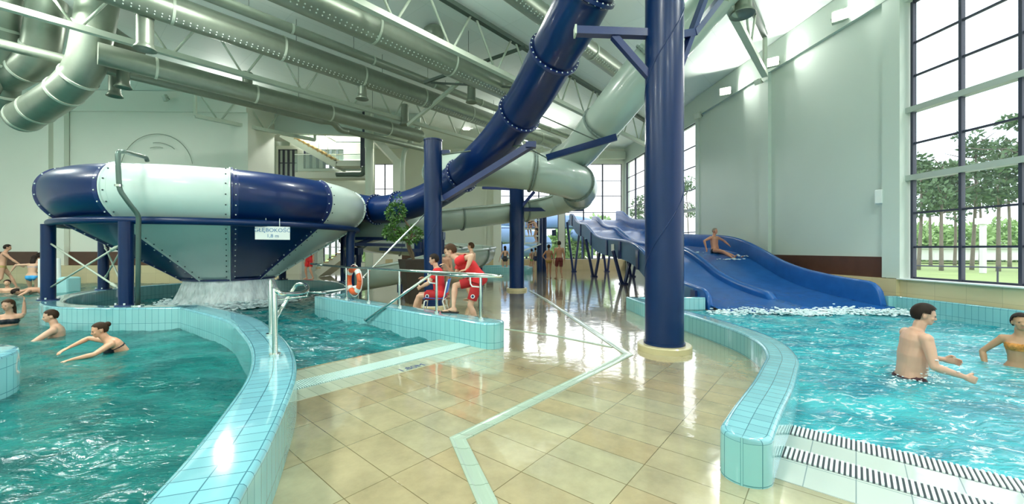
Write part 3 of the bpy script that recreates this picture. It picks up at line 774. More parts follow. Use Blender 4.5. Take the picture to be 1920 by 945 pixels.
# carrier ring pipe, legs, braces
mb = MB(); zr = 2.03
mb.tube([BC+V((math.cos(2*math.pi*i/72)*3.26, math.sin(2*math.pi*i/72)*3.26, zr)) for i in range(72)], .075, 14, closed=True)
mb.build('carrier_ring', MT['bluec'], bowl, smooth=True)
legs = [(-9.88, 8.46), (-7.44, 7.66), (-5.1, 9.0), (-4.62, 11.3), (-5.6, 13.3), (-7.9, 14.2), (-10.2, 13.3), (-11.05, 10.7)]
legs = [(-9.92, 8.50), (-7.44, 7.66), (-4.6, 11.3), (-5.6, 13.25), (-8.2, 14.2), (-11.0, 10.7)]
LB = []
for (x, y) in legs:
    d = V((x, y, 0))-BC; d.normalize(); base = V((x, y, .38)); top = BC+d*3.25+V((0, 0, zr))
    x2 = V((x, y, 1.78)); mb = MB()
    mb.tube([base+V((0, 0, .02)), x2, x2*.62+top*.38+V((0, 0, .06)), top+V((0, 0, -.02))] if (V((x, y, zr))-top).length > .08 else [base, V((x, y, zr-.03))], .115, 20)
    l = mb.build('leg', MT['bluec'], bowl, smooth=True, auto=True)
    mb = MB(); mb.lathe([(0, .025), (.17, .025), (.17, 0), (0, 0)], (x, y, .38), 20); mb.build('foot_plate', MT['dblue'], l)
    mb = MB()
    for k in range(4):
        a = k*math.pi/2+.6; mb.cyl((x+math.cos(a)*.145, y+math.sin(a)*.145, .40), (x+math.cos(a)*.145, y+math.sin(a)*.145, .44), .016, n=8)
    mb.build('anchor_bolt', MT['boltw'], l)
    LB.append(V((x, y, 0)))
def rod(a, b): 
    mb = MB(); mb.cyl(a, b, .018, n=8); m = a.lerp(b, .86); d = (b-a).normalized(); mb.cyl(m-d*.08, m+d*.08, .032, n=8); mb.build('brace_rod', MT['steelw'], bowl, smooth=True)
for i, j in ((0, 1), (1, 5), (2, 3)):
    A, B = LB[i], LB[j]
    rod(A+V((0, 0, 1.62)), B+V((0, 0, .62))); rod(A+V((0, 0, .62)), B+V((0, 0, 1.62)))
# outlet rim
mb = MB(); mb.lathe([(1.0, .66), (1.09, .66), (1.09, .72), (1.0, .72), (1.0, .66)], BC, 48); mb.build('outlet_rim', MT['dblue'], bowl)
# falling water
mb = MB(); rs = random.Random(4); nn = 120; rows = []
for j in range(12):
    z = .72-.76*j/11; row = []
    for i in range(nn):
        a = 2*math.pi*i/nn; r = 1.02+.26*(j/11)**1.6+.05*math.sin(a*23+j*.3)*(j/11)+.03*noise.noise(V((a*6, j*.4, 0)))
        row.append(BC+V((math.cos(a)*r, math.sin(a)*r, z)))
    rows.append(row)
mb.add([p for r in rows for p in r], [(j*nn+i, j*nn+(i+1) % nn, (j+1)*nn+(i+1) % nn, (j+1)*nn+i) for j in range(11) for i in range(nn)])
def curtain_mat():
    m, t, b, o = nt('falling_water'); b.inputs['Base Color'].default_value = (.88, .95, .97, 1); b.inputs['Roughness'].default_value = .35
    tc = N(t, 'ShaderNodeTexCoord'); mp = N(t, 'ShaderNodeMapping'); mp.inputs['Scale'].default_value = (9, 9, 1.1); L(t, tc.outputs['Object'], mp.inputs[0])
    n = N(t, 'ShaderNodeTexNoise'); n.inputs['Scale'].default_value = 2.; n.inputs['Detail'].default_value = 6; L(t, mp.outputs[0], n.inputs[0])
    mr = N(t, 'ShaderNodeMapRange'); mr.inputs[1].default_value = .32; mr.inputs[2].default_value = .6; mr.inputs[3].default_value = .6; mr.inputs[4].default_value = 1.
    L(t, n.outputs['Fac'], mr.inputs[0]); L(t, mr.outputs[0], b.inputs['Alpha']); return m
MT['curtain'] = curtain_mat()
tag(mb.build('falling_water', MT['curtain'], smooth=True), 'white curtain of water pouring from the bowl outlet into the pool', 'falling water', kind='stuff')
def foam_patch(lab, pts, seed, rmin=.02, rmax=.07, cat='foam'):
    mb = MB(); rs = random.Random(seed)
    for (c, spread, n, zz) in pts:
        for i in range(n):
            p = V(c)+V((rs.gauss(0, spread[0]), rs.gauss(0, spread[1]), abs(rs.gauss(0, zz)))); r = rs.uniform(rmin, rmax)
            mb.ball(p, (r*1.6, r*1.3, r*.5), 7, 4)
    o = mb.build('foam', MT['foam'], smooth=True, merge=False); return tag(o, lab, cat, kind='stuff')
pts = []
for k in range(40):
    a = 2*math.pi*k/40; pts.append((BC+V((math.cos(a)*1.35, math.sin(a)*1.35, -.02)), (.14, .14), 34, .07))
foam_patch('white foam boiling around the falling water below the bowl', [(c, s, n*2, z) for c, s, n, z in pts], 3, .012, .045)
# hanging sign
sg = W(511.5, 437, 8.75); th = thing('depth_sign', 'white depth sign hanging from the blue ring of the bowl', 'sign', (sg.x, sg.y, sg.z))
sv = V((sg.x, sg.y, 0)).normalized(); ang = math.atan2(-sv.x, sv.y)
rm = Matrix.Rotation(ang, 3, 'Z')
mb = MB(); mb.box(sg, (.66, .012, .29), rot=rm); mb.build('board', MT['plain'], th)
Mt = Matrix.Translation(sg+rm@V((0, -.008, .06)))@rm.to_4x4()@Matrix.Rotation(R(90), 4, 'X')
text_mesh('lettering', 'GŁĘBOKOŚĆ', .115, Mt, MT['signt'], th)
Mt = Matrix.Translation(sg+rm@V((0, -.008, -.065)))@rm.to_4x4()@Matrix.Rotation(R(90), 4, 'X')
text_mesh('lettering', '1,8 m', .105, Mt, MT['signt'], th)
for s in (-1, 1):
    mb = MB(); c = sg+rm@V((s*.13, 0, .14)); mb.tube([c, c+V((0, 0, .10)), c+rm@V((.0, .03, .17)), c+rm@V((0, .08, .19))], .008, 6); mb.build('hook', MT['boltw'], th, smooth=True)
q_ = G(1752, 716)
foam_patch('water droplets splashing before the standing man in the right pool', [((q_.x, q_.y, .0), (.06, .06), 60, .10), ((q_.x-.28, q_.y+.03, -.01), (.14, .10), 50, .015)], 31, .004, .012)
# bent steel pipe in front of bowl
q = [W(258, 572, 7.62), W(259, 500, 7.55), W(260, 404, 7.45), W(241, 380, 7.30), W(224, 356, 7.2), W(222, 320, 7.2), W(221, 284, 7.2), W(232, 284, 7.3), W(255, 290, 7.8), W(274, 295, 8.25), W(276, 302, 8.3)]
q = [b if k < 0 else b for k, b in enumerate(q)]; Q = [q[0]]
for a, b, c in zip(q[:-2], q[1:-1], q[2:]):
    k1 = min(.06, (b-a).length*.4); k2 = min(.06, (c-b).length*.4); Q += [b+(a-b).normalized()*k1, b+(a-b).normalized()*k1*.3+(c-b).normalized()*k2*.3, b+(c-b).normalized()*k2]
Q.append(q[-1])
mb = MB(); mb.tube(Q, .04, 12)
tp = thing('bent_pipe', 'dark bent steel pipe rising before the bowl from the parapet', 'pipe', (q[0].x, q[0].y, .38))
mb.build('pipe', mat('dark_green_pipe', (.10, .15, .13), .3, metal=.5), tp, smooth=True)
mb = MB(); mb.lathe([(0, .02), (.1, .02), (.1, 0), (0, 0)], (q[0].x, q[0].y, .38), 16); mb.lathe([(.04, -.02), (.062, -.02), (.062, .02), (.04, .02)], W(223, 348, 7.2), 16); mb.build('collar', MT['chrome'], tp)
# frames under the grey flume seen behind the bowl
mb = MB()
for a, b in (((667, 447, 13.2), (745, 448, 13.2)), ((665, 458, 12.6), (760, 460, 12.8)), ((712, 467, 12.6), (790, 470, 12.6)), ((690, 447, 14), (725, 425, 14)), ((667, 459, 12.6), (700, 447, 13.4))):
    mb.bar(W(*a), W(*b), .09, .1)
tag(mb.build('support_frame', MT['bluec']), 'blue steel frame carrying the grey flume between bowl and planter', 'frame')
mb = MB(); p = V(((786-CX)/F*16, 16, 0)); mb.lathe([(0, 0), (.2, 0), (.2, 1.9), (0, 1.9)], p, 24)
tag(mb.build('blue_column', MT['bluec'], smooth=True, auto=True), 'short blue column half hidden behind the potted tree', 'column')

# ================================================================ WAVE SLIDE
wz = [(9.3, .015), (9.55, .03), (9.9, .06), (10.66, .12), (11.3, .20), (11.9, .30), (12.66, .50), (13.4, .80), (14.2, 1.10), (15.0, 1.30), (16., 1.42), (17.5, 1.50), (19, 1.60), (20.3, 1.78), (21.5, 2.15), (22.6, 2.50), (23.8, 2.62), (25., 2.85), (26.2, 3.35), (27.2, 3.45)]
WZ = [(p.x, p.y) for p in spline([(a, b, 0) for a, b in wz], 4)]
def zfl(y):
    for (a, za), (b, zb) in zip(WZ[:-1], WZ[1:]):
        if a <= y <= b: return za+(zb-za)*(y-a)/(b-a)
    return WZ[-1][1] if y > 20 else WZ[0][1]
def xl(y): return 4.78-.045*(y-9.6)
def xr(y): return 8.93-.10*(y-9.6)
wave = thing('wave_slide', 'wide blue two-lane wave slide with a man sliding down', 'water slide', (6.6, 10, 0))
yy = [y for y, _ in WZ]
def rimh(y, side):
    e = min(1., max(0., (y-9.55)/.35)); e = math.sqrt(1-(1-e)**2)
    return (.62 if side else .44)*(.25+.75*e)
for lane in (0, 1):
    mb = MB(); rows = []
    for y in yy:
        a = xl(y) if lane == 0 else (xl(y)+xr(y))/2; b = (xl(y)+xr(y))/2 if lane == 0 else xr(y); row = []
        for j in range(17):
            t_ = j/16; x = a+(b-a)*t_; z = zfl(y)+.10*(abs(2*t_-1)**4); row.append(V((x, y, z)))
        rows.append(row)
    m_ = 17
    mb.add([p for r in rows for p in r], [(i*m_+j, i*m_+j+1, (i+1)*m_+j+1, (i+1)*m_+j) for i in range(len(rows)-1) for j in range(m_-1)])
    o = mb.build('lane', MT['bluefl'], wave, smooth=True); so = o.modifiers.new('wall', 'SOLIDIFY'); so.thickness = .03
# rims: swept rounded walls
def rim(xf, hf, w, name, mat_, y0=9.55):
    mb = MB(); rows = []; ys_ = [y for y in yy if y >= y0]
    for y in ys_:
        x = xf(y); z = zfl(y); h = hf(y)
        sec = [(-w/2, -.02), (-w/2, h-w*.4)]+[(-w/2*math.cos(a), h-w*.4+w*.4*math.sin(a)) for a in (R(30), R(60), R(90), R(120), R(150))]+[(w/2, h-w*.4), (w/2, -.02)]
        rows.append([V((x+a, y, z+b)) for a, b in sec])
    m_ = len(rows[0])
    mb.add([p for r in rows for p in r], [(i*m_+j, (i+1)*m_+j, (i+1)*m_+j+1, i*m_+j+1) for i in range(len(rows)-1) for j in range(m_-1)]+[tuple(range(m_)), tuple(reversed(range((len(rows)-1)*m_, len(rows)*m_)))])
    return mb.build(name, mat_, wave, smooth=True, auto=True)
rim(xl, lambda y: rimh(y, 0), .12, 'side_rim', MT['bluefl']); rim(xr, lambda y: rimh(y, 1), .14, 'side_rim', MT['bluefl'])
def hm(y):
    e = min(1., max(0.05, (y-10.25)/.3)); return .26*math.sqrt(1-(1-e)**2)
rim(lambda y: (xl(y)+xr(y))/2, hm, .26, 'lane_divider', MT['bluefl'], 10.25)
# round nose of divider
# skirt on the left side
ys2 = [y for y in yy if y > 10.1]
mb = MB(); vs = []
for y in ys2:
    d = min(.62, .15+.9*(y-10.1)); z = zfl(y)+rimh(y, 0)-.08
    vs += [V((xl(y)-.07, y, z)), V((xl(y)-.07, y, max(.02, z-d-.1))), V((xl(y)-.03, y, max(.02, z-d-.1))), V((xl(y)-.03, y, z))]
k = len(ys2); mb.add(vs, [(4*i+j, 4*i+4+j, 4*i+4+(j+1) % 4, 4*i+(j+1) % 4) for i in range(k-1) for j in range(4)]+[(0, 1, 2, 3), (4*k-1, 4*k-2, 4*k-3, 4*k-4)])
mb.build('skirt', MT['blueskirt'], wave)
for y in (10.2, 13.0, 14.2, 16.2, 18.1, 21.1, 23.6, 26.2):
    mb = MB(); z = zfl(y)+rimh(y, 0)-.1; mb.box((xl(y)-.09, y, z-.35), (.06, .26, min(.7, z*1.6))); mb.build('skirt_rib', MT['dblue'], wave)
mb = MB(); mb.box((xl(17.2)-.078, 17.2, zfl(17.2)+.05), (.01, .5, .3)); o = mb.build('notice', MT['plain'], wave); o['label'] = 'small white notice on the slide side'
# top platform piece
mb = MB(); mb.box(((xl(27)+xr(27))/2, 27.45, 3.3), (xr(27)-xl(27)+.2, .6, .35)); mb.build('start_platform', MT['bluefl'], wave)
for xx in ():
    mb = MB(); c = V((xx, 27.4, 3.5)); mb.lathe([(.5, 0), (.62, 0), (.62, .12), (.5, .12), (.5, 0)], c-V((0, .05, 0)), 20, a0=0, a1=math.pi, axis=(0, 1, 0)); mb.build('arch', MT['bluefl'], wave)
def vleg(x, y, top, spread=.55, r=.075):
    mb = MB()
    for s in (-1, 1): mb.cyl((x+s*.06, y, .02), (x+s*spread*.5, y+s*spread*.2, top), r, n=12)
    mb.box((x, y, .03), (.32, .3, .06))
    mb.build('support_leg', MT['dblue'], wave, smooth=True, auto=True)
for (x, y) in ((4.68, 16.7), (4.38, 21.2), (4.05, 26.), (6.4, 21.2), (6.2, 26.), (7.3, 16.8)):
    vleg(x, y, zfl(y)-.05, .95)
pts = []
for x in np.arange(4.75, 9.1, .16): pts.append(((float(x), 9.22-.1*math.sin(x*3), -.02), (.13, .14), 24 if x > 6.3 else 12, .045))
foam_patch('white splash foam where the wave slide meets the right pool', [(c, s, n*4, z) for c, s, n, z in pts], 11, .008, .03)
pts = [((7.75, 14.3, 1.1), (.25, .35), 60, .02), ((8.2, 14.6, 1.2), (.2, .4), 40, .03), ((7.3, 15.6, 1.33), (.2, .3), 30, .02)]
foam_patch('white water flying up around the sliding man', pts, 12, .012, .035)
# ================================================================ ROOF STEEL AND DUCTS
def s_of(x, u):     # distance along a line parallel to the trusses that the photo column x meets
    k = (x-CX)/F; D = u/(-.7559*k+.6547); return D
def truss(lab, u, s0, s1, zt=8.5, zb=7.2, step=1.85):
    t = thing('roof_truss', lab, 'truss', tuple(US(u, s0, zb)))
    mb = MB(); mb.bar(US(u, s0, zb), US(u, s1, zb), .17, .15); mb.build('bottom_chord', MT['steelw'], t)
    mb = MB(); mb.bar(US(u, s0, zt), US(u, s1, zt), .16, .14); mb.build('top_chord', MT['steeld'], t)
    n = int((s1-s0)/step)
    for i in range(n):
        a = s0+i*step
        for (p, q) in ((a, a+step*.42), (a+step*.86, a+step*.5)):
            mb = MB(); mb.cyl(US(u, p, zt-.05), US(u, q, zb+.05), .035, n=8); mb.build('web', MT['steelw'], t, smooth=True)
    mb = MB(); mb.bar(US(u, s1, zt), US(u, s1, zb), .1, .1); mb.bar(US(u, s0, zt), US(u, s0, zb), .1, .1); mb.build('end_post', MT['steelw'], t)
    return t
def s_end(u):       # where the line meets the right wall
    # ND*u+BD*s : X = 10.37-.08Y
    return (10.37-.08*.6547*u+.7559*u)/(.6547+.08*.7559)-.5
truss('roof truss nearest the right windows above the blue column', 2.27, 1.0, s_end(2.27)-.9)
truss('long roof truss crossing behind the dark blue tube slide', 8.74, -4.5, min(s_end(8.74), 22.5))
truss('roof truss on the left above the bowl and lower long duct', 15.2, -6, 12.5+8)
truss('farthest roof truss above the staircase opening', 21.5, 4., 9.)
# girder under ceiling crossing (purlins)
k = 0
def purlin(lab, a, b, w=.14, h=.16, m='steelw'):
    mb = MB(); mb.bar(a, b, w, h); tag(mb.build('ceiling_brace', MT[m]), lab, 'brace')
purlin('ceiling brace running from long duct to the dark blue tube', W(795, 155, 14.2), W(985, 88, 13.6), .09, .09, 'steeld')
purlin('slanting brace crossing the middle ducts', W(765, 235, 17), W(880, 138, 15.2), .12, .12)
purlin('level brace under the ceiling left of the dark blue tube', W(808, 155, 14.5), W(965, 164, 13.8), .06, .06, 'steeld')
purlin('ceiling beam over the far right windows', V((6.2, 28.1, 8.1)), V((8.0, 28.1, 8.1)), .3, .5)
# ducts
def duct(lab, u, z, s0, s1, r, name='air_duct', m='duct', seams=True, perf=False, hang=None):
    t = thing(name, lab, 'duct', tuple(US(u, s0, z)))
    mb = MB(); a, b = US(u, s0, z), US(u, s1, z); d = BD
    mb.tube([a, b-d*r*.4, b-d*.1*r, b], [r, r, r*.8, r*.45], 24)
    mb.build('duct_body', MT[m], t, smooth=True, auto=True)
    if seams:
        s = s0+1.2
        while s < s1-.5:
            mb = MB(); mb.lathe([(r-.005, -.03), (r+.012, -.03), (r+.012, .03), (r-.005, .03)], US(u, s, z), 24, axis=BD); mb.build('joint_band', MT['steelw'], t, smooth=True, auto=True); s += 2.6
    if perf:
        mb = MB(); s = max(s0, -2.)
        while s < s1-1:
            for a_ in (R(-65), R(-52)):
                c = US(u, s, z)+ND*(-r*math.cos(a_))*1.0+V((0, 0, r*math.sin(a_)))
                mb.ball(c, .022, 5, 3)
            s += .14
        o = mb.build('air_holes', MT['lampoff'], t); o['kind'] = 'stuff'
    if hang:
        for s in hang:
            p = US(u, s, z+r); mb = MB(); mb.cyl(p-V((0, 0, .02)), (p.x, p.y, CEIL), .008, n=6); mb.build('hanger', MT['steeld'], t)
    return t
duct('thickest long duct crossing the upper left ceiling', 13.3, 7.62, -7, 19.5, .36, perf=True, hang=(2, 5, 8, 11, 14))
duct('slim bright duct running alongside the thickest long duct', 12.55, 7.95, -7, 21, .14, hang=(3.5, 6.5, 9.5))
duct('duct with rounded end running under the long truss at top centre', 9.7, 7.35, -6, 12.2, .40, perf=True, hang=(6, 9))
duct('duct at the top edge running behind the dark blue tube', 6.35, 7.75, -3, 14, .26, perf=True, hang=(7.,))
duct('lower duct hugging the left truss and ending above the staircase', 15.75, 6.85, 0.8, 11.6, .30, hang=(6., 9.))
duct('thin pale pipe crossing the left wall lamp', 17.3, 6.95, -3.5, 7.6, .14, 'ceiling_pipe', seams=False)
duct('thin pale pipe continuing past the staircase to the right', 17.55, 6.85, 8.6, 17, .14, 'ceiling_pipe', seams=False)
mb = MB(); mb.tube(spline([US(17.3, 7.5, 6.95), US(17.3, 8.0, 7.0), US(17.45, 8.4, 6.82), US(17.55, 8.8, 6.85)], 4), .14, 16)
tag(mb.build('pipe_bend', MT['duct'], smooth=True), 'kinked bend joining the two thin ceiling pipes', 'pipe bend')
# nozzles
def nozzle(lab, px, y0, y1, D, r, elbow=None):
    a = W(px, y0, D); b = W(px, y1, D); t = thing('air_nozzle', lab, 'air nozzle', tuple(a))
    mb = MB(); mb.cyl(a, b, r, n=20); mb.build('pipe', MT['duct'], t, smooth=True, auto=True)
    mb = MB(); mb.lathe([(r, 0), (r*1.05, -.05), (r*1.42, -.15), (r*1.38, -.155), (r*.95, -.06), (0, -.03)], b, 20); mb.build('flared_mouth', MT['duct'], t, smooth=True)
    mb = MB()
    if elbow: mb.tube(spline([a-V((0, 0, .05)), a+V((0, 0, r*1.2)), a+BD*0+ND*elbow*.5+V((0, 0, r*2.0)), a+ND*elbow+V((0, 0, r*2.1))], 4), r, 16)
    else: mb.lathe([(r+.012, -.03), (r+.012, .03), (0, .05)], a, 20)
    mb.build('elbow', MT['duct'], t, smooth=True, auto=True)
nozzle('air nozzle hanging from the thick duct at upper left', 272, 30, 82, 10., .17)
nozzle('longer of two air nozzles side by side at upper left', 215, 118, 172, 12.6, .15)
nozzle('shorter, nearer of two air nozzles at upper left', 231, 95, 155, 12.0, .15)
nozzle('air nozzle above the left wall lamp', 464, 138, 168, 13.6, .15)
nozzle('air nozzle below the rounded duct at top centre', 821, 72, 115, 12.6, .18, .5)
nozzle('air nozzle left of the middle ceiling, elbow on top', 679, 142, 178, 14.2, .16, .5)
nozzle('air nozzle hanging left of the dark blue tube', 884, 150, 185, 15.4, .16)
nozzle('small air nozzle far back over the roof truss', 759, 198, 228, 17.5, .16)
nozzle('air nozzle beside truss end at upper right', 1392, -95, 16, 9.5, .2)
# big bent ducts at upper left
def bent(lab, pts, r, coll):
    P = spline([W(*p) for p in pts], 5); t = thing('ventilation_duct', lab, 'duct', tuple(P[0]))
    mb = MB(); mb.tube(P, r, 28); mb.build('duct_body', MT['duct'], t, smooth=True, auto=True)
    for c in coll:
        i = int(c*(len(P)-1)); mb = MB(); mb.lathe([(r-.01, -.04), (r+.02, -.04), (r+.02, .04), (r-.01, .04)], P[i], 28, axis=tangent(P, i)); mb.build('joint_band', MT['steelw'], t, smooth=True, auto=True)
bent('tallest bent ventilation duct, rightmost of three, elbow above left wall', [(190, -40, 10.8), (182, 15, 11), (172, 75, 11.2), (158, 128, 11.4), (128, 165, 11.6), (90, 192, 11.9), (58, 212, 12.2), (40, 222, 12.4)], .43, (.25, .5, .62, .8, .95))
bent('middle bent ventilation duct of three at upper left', [(95, -45, 11.4), (88, 10, 11.6), (82, 60, 11.8), (70, 108, 12.0), (40, 132, 12.2), (5, 150, 12.5), (-30, 168, 12.8)], .42, (.25, .45, .65))
bent('leftmost ventilation duct cut by the frame edge', [(12, -30, 11.4), (8, 40, 11.6), (2, 90, 11.8), (-20, 130, 12.), (-45, 180, 12.2)], .42, (.3, .6))
bent('ventilation duct stub standing below the leftmost ducts', [(10, 140, 12.4), (6, 175, 12.6), (0, 210, 12.8)], .36, (.5,))
mb = MB(); mb.tube(spline([W(178, 40, 11.5), W(205, 65, 12), W(235, 85, 12.6), W(262, 98, 13.)], 4), [.30]*13, 20); tag(mb.build('duct_branch', MT['duct'], smooth=True), 'short duct branch joining bent duct and lower long duct', 'duct')
# floodlights
def flood(lab, p, aim, lit, energy=300, s=1.):
    p = V(p); aim = V(aim).normalized(); t = thing('floodlight', lab, 'floodlight', tuple(p))
    r, u = frame_of(aim); rot = Matrix((r, u, aim)).transposed()
    mb = MB(); c = p+aim*.0; mb.box(c, (.34*s, .26*s, .10*s), rot=rot); mb.box(c-aim*.07*s, (.2*s, .16*s, .06*s), rot=rot); mb.build('housing', MT['steelw'], t)
    mb = MB(); mb.box(c+aim*.055*s, (.29*s, .21*s, .01), rot=rot); mb.build('glass', MT['lamp'] if lit else MT['lampoff'], t)
    mb = MB(); mb.tube([c-r*.18*s, c-r*.18*s-aim*.1-V((0, 0, .08)), c+r*.18*s-aim*.1-V((0, 0, .08)), c+r*.18*s], .012, 6); mb.build('bracket', MT['steeld'], t)
    if lit:
        ld = bpy.data.lights.new('floodlight_beam', 'AREA'); ld.shape = 'RECTANGLE'; ld.size = .3; ld.size_y = .22; ld.energy = energy; ld.color = (.97, 1, .92)
        lo = bpy.data.objects.new('floodlight_beam', ld); COL.objects.link(lo); lo.location = p+aim*.09
        lo.rotation_euler = (-aim).to_track_quat('Z', 'Y').to_euler()
E1 = 110
flood('brightest lit floodlight over the right pool, left of the big window', (9.3, 11.2, 8.05), (-.7, -.72, .12), True, E1, 1.3)
flood('lit floodlight high on the right wall near the truss end', (8.9, 13.6, 7.85), (-.6, -.8, .05), True, E1, 1.2)
flood('smaller lit floodlight on the right wall, right of unlit lamp', (8.65, 16.1, 7.85), (-.55, -.82, 0), True, E1, 1.2)
flood('unlit floodlight above the far panel edge of the right wall', (8.6, 18.4, 7.65), (-.8, -.4, -.2), False)
flood('unlit small floodlight near the pilaster top on the right wall', (8.95, 14.45, 7.55), (-.8, -.4, -.4), False, s=.7)
flood('lit floodlight on the left wall above the bowl', W(420, 181, 17.5), (.5, -.8, 0), True, E1, 1.3)
flood('unlit floodlight on the left wall, left of the lit one', W(310, 184, 17.8), (-.5, -.8, -.3), False)
flood('lit lamp between far trusses above the blue column', W(875, 240, 24), (0, -.9, .1), True, 500, 1.3)
flood('lit lamp seen between the blue and grey tube slides', W(990, 276, 24), (0, -.9, .1), True, 500, 1.3)
# speaker on the right wall
mb = MB(); q = W(1658, 369, 10.2); mb.box((q.x-.12, q.y, q.z), (.14, .16, .36), rz=.4)
t = thing('wall_speaker', 'small white wall loudspeaker left of the big window', 'loudspeaker', (q.x, q.y, q.z)); mb.build('box', MT['plain'], t, bevel=.02)
mb = MB(); mb.bar((q.x-.08, q.y, q.z), (XW(q.y), q.y, q.z), .04); mb.build('bracket', MT['steelw'], t)
# wall drawing
mb = MB(); c = W(290, 318, 18.0); 
for rr, a0, a1 in ((1.65, 10, 172), (1.05, 75, 110), (1.25, 50, 100)):
    mb.tube([V((c.x+math.cos(R(a))*rr, YL-.09, c.z+math.sin(R(a))*rr)) for a in range(a0, a1, 4)], .014, 5)
tag(mb.build('wall_drawing', MT['duct']), 'faint circle arcs drawn on the left wall above the bowl', 'wall drawing')
# ================================================================ STAIR AREA
YS = 22.
def stair(lab, p0, p1, width=1.2, steps=12, mat_='stair', rail=True):
    p0 = V(p0); p1 = V(p1); t = thing('staircase', lab, 'staircase', tuple(p0))
    mb = MB(); d = p1-p0
    mb.bar(p0+V((0, 0, -.28)), p1+V((0, 0, -.28)), width, .34); mb.build('flight', MT['stair'], t)
    for i in range(steps):
        c = p0+d*((i+.5)/steps); mb = MB(); mb.box(c+V((0, 0, -.03)), (abs(d.x)/steps+.06, width+.02, .06)); mb.build('tread', MT['wood'], t)
    if rail:
        for s in range(6):
            a = p0+d*(s/6+.02)+V((0, -width/2, 0)); b = p0+d*((s+1)/6-.02)+V((0, -width/2, 0))
            mb = MB(); mb.add([a+V((0, 0, .08)), b+V((0, 0, .08)), b+V((0, 0, .98)), a+V((0, 0, .98)), a+V((0, .02, .08)), b+V((0, .02, .08)), b+V((0, .02, .98)), a+V((0, .02, .98))], [(0, 1, 2, 3), (7, 6, 5, 4), (0, 4, 5, 1), (1, 5, 6, 2), (2, 6, 7, 3), (3, 7, 4, 0)])
            mb.build('glass_panel', MT['glassrail'], t)
            mb = MB(); mb.cyl(a, a+V((0, 0, 1.0)), .02, n=8); mb.build('baluster', MT['chrome'], t)
        mb = MB(); mb.cyl(p0+V((0, -width/2, 1.0)), p1+V((0, -width/2, 1.0)), .03, n=8); mb.build('handrail', MT['chrome'], t)
    return t
stair('upper staircase with glass balustrade seen through the opening above the bowl', W(540, 249, 22.5), W(640, 305, 22.5), 1.4, 12)
def landing(lab, a, b, Dd, th=.3):
    a = V(a); b = V(b); t = thing('landing', lab, 'landing', tuple(a)); mb = MB(); mb.bar(a-V((0, 0, th/2)), b-V((0, 0, th/2)), Dd, th); mb.build('slab', MT['stair'], t)
    mb = MB(); o = V((0, -Dd/2, 0)); x = a+o
    mb.add([a+o+V((0, 0, .05)), b+o+V((0, 0, .05)), b+o+V((0, 0, .95)), a+o+V((0, 0, .95)), a+o+V((0, .02, .05)), b+o+V((0, .02, .05)), b+o+V((0, .02, .95)), a+o+V((0, .02, .95))], [(0, 1, 2, 3), (7, 6, 5, 4), (0, 4, 5, 1), (1, 5, 6, 2), (2, 6, 7, 3), (3, 7, 4, 0)]); mb.build('glass_panel', MT['glassrail'], t)
    mb = MB(); mb.cyl(a+o+V((0, 0, 1)), b+o+V((0, 0, 1)), .03, n=8); mb.build('handrail', MT['chrome'], t)
landing('upper landing at the head of the glass staircase', W(505, 249, 22.5), W(540, 249, 22.5), 1.4)
landing('middle landing at the foot of the glass staircase', W(640, 306, 22.5), W(688, 306, 22.5), 1.4)
stair('lower staircase seen below the bowl, left of the blue legs', W(690, 440, 21.5), W(605, 503, 21.5), 1.4, 12)
landing('gallery slab under the stair windows behind the bowl', W(560, 325, 23.0), W(690, 325, 23.0), .8, .35)
mb = MB(); P = [W(631, 327, 20.6), W(660, 327, 20.6), W(676, 327, 20.6), W(682, 322, 20.6), W(683, 312, 20.6)]; mb.tube(spline(P, 3), .13, 14)
tag(mb.build('bent_pipe', MT['steeld'], smooth=True), 'dark horizontal pipe with elbow under the middle landing', 'pipe')
mb = MB(); mb.box(W(688, 262, 21.0)+V((-.15, 0, 0)), (.3, .25, 3.0)); tag(mb.build('dark_post', MT['frame']), 'dark post beside pale round column at the staircase', 'post')
for x, a, b in ((522, 278, 330), (540, 278, 330)): pass
p = W(692, 300, 20.2); mb = MB(); mb.lathe([(.19, 0), (.19, 6.6), (.21, 6.6), (.21, CEIL)], (p.x, p.y, 0), 28)
tag(mb.build('round_column', MT['steelw'], smooth=True, auto=True), 'pale round column right of the staircase opening', 'column')
mb = MB(); a = W(702, 258, 21); b = W(745, 305, 21.5); mb.bar(a, b, .3, .35); mb.bar(b+V((0, 0, .15)), (b.x, b.y, 0), .4, .3, up=V((0, 1, 0)))
tag(mb.build('slanted_post', MT['wall_far']), 'pale slanting strut on a square post by the far window', 'post')
mb = MB(); mb.tube(spline([W(783, 240, 21), W(772, 262, 21), W(759, 283, 21), W(755, 310, 21), W(755, 350, 21), W(755, 420, 21)], 4), .13, 16)
tag(mb.build('curved_pipe', MT['steelw'], smooth=True), 'pale curved pipe dropping behind the blue column', 'pipe')
# ================================================================ RAILINGS
def rail_pt(t, z): p = SH0.lerp(SH1, t); return V((p.x, p.y, z))
rt = thing('railing', 'stainless railing with slanting handrail on the straight parapet', 'railing', tuple(rail_pt(.08, .38)))
posts = [.04, .235, .435, .635, .80]
for q in posts:
    a = rail_pt(q, .38); mb = MB(); mb.cyl(a, (a.x, a.y, 1.06), .022, n=14); o = mb.build('post', MT['chrome'], rt, smooth=True, auto=True)
    mb = MB(); mb.lathe([(.0, .035), (.045, .035), (.045, 0), (0, 0)], a, 16); mb.build('foot_cap', MT['chrome'], o, smooth=True, auto=True)
mb = MB(); e = rail_pt(-.045, 1.07); off = BD*-.12
mb.tube([rail_pt(1.0, 1.09)]+[rail_pt(q, 1.075) for q in (.8, .6, .4, .2, .05, -.03)]+[e+off*.25, e+off*.6+RA*-.02, rail_pt(-.03, 1.07)+off, rail_pt(.1, 1.05)+off, rail_pt(.235, 1.05)+off*.9], .024, 12)
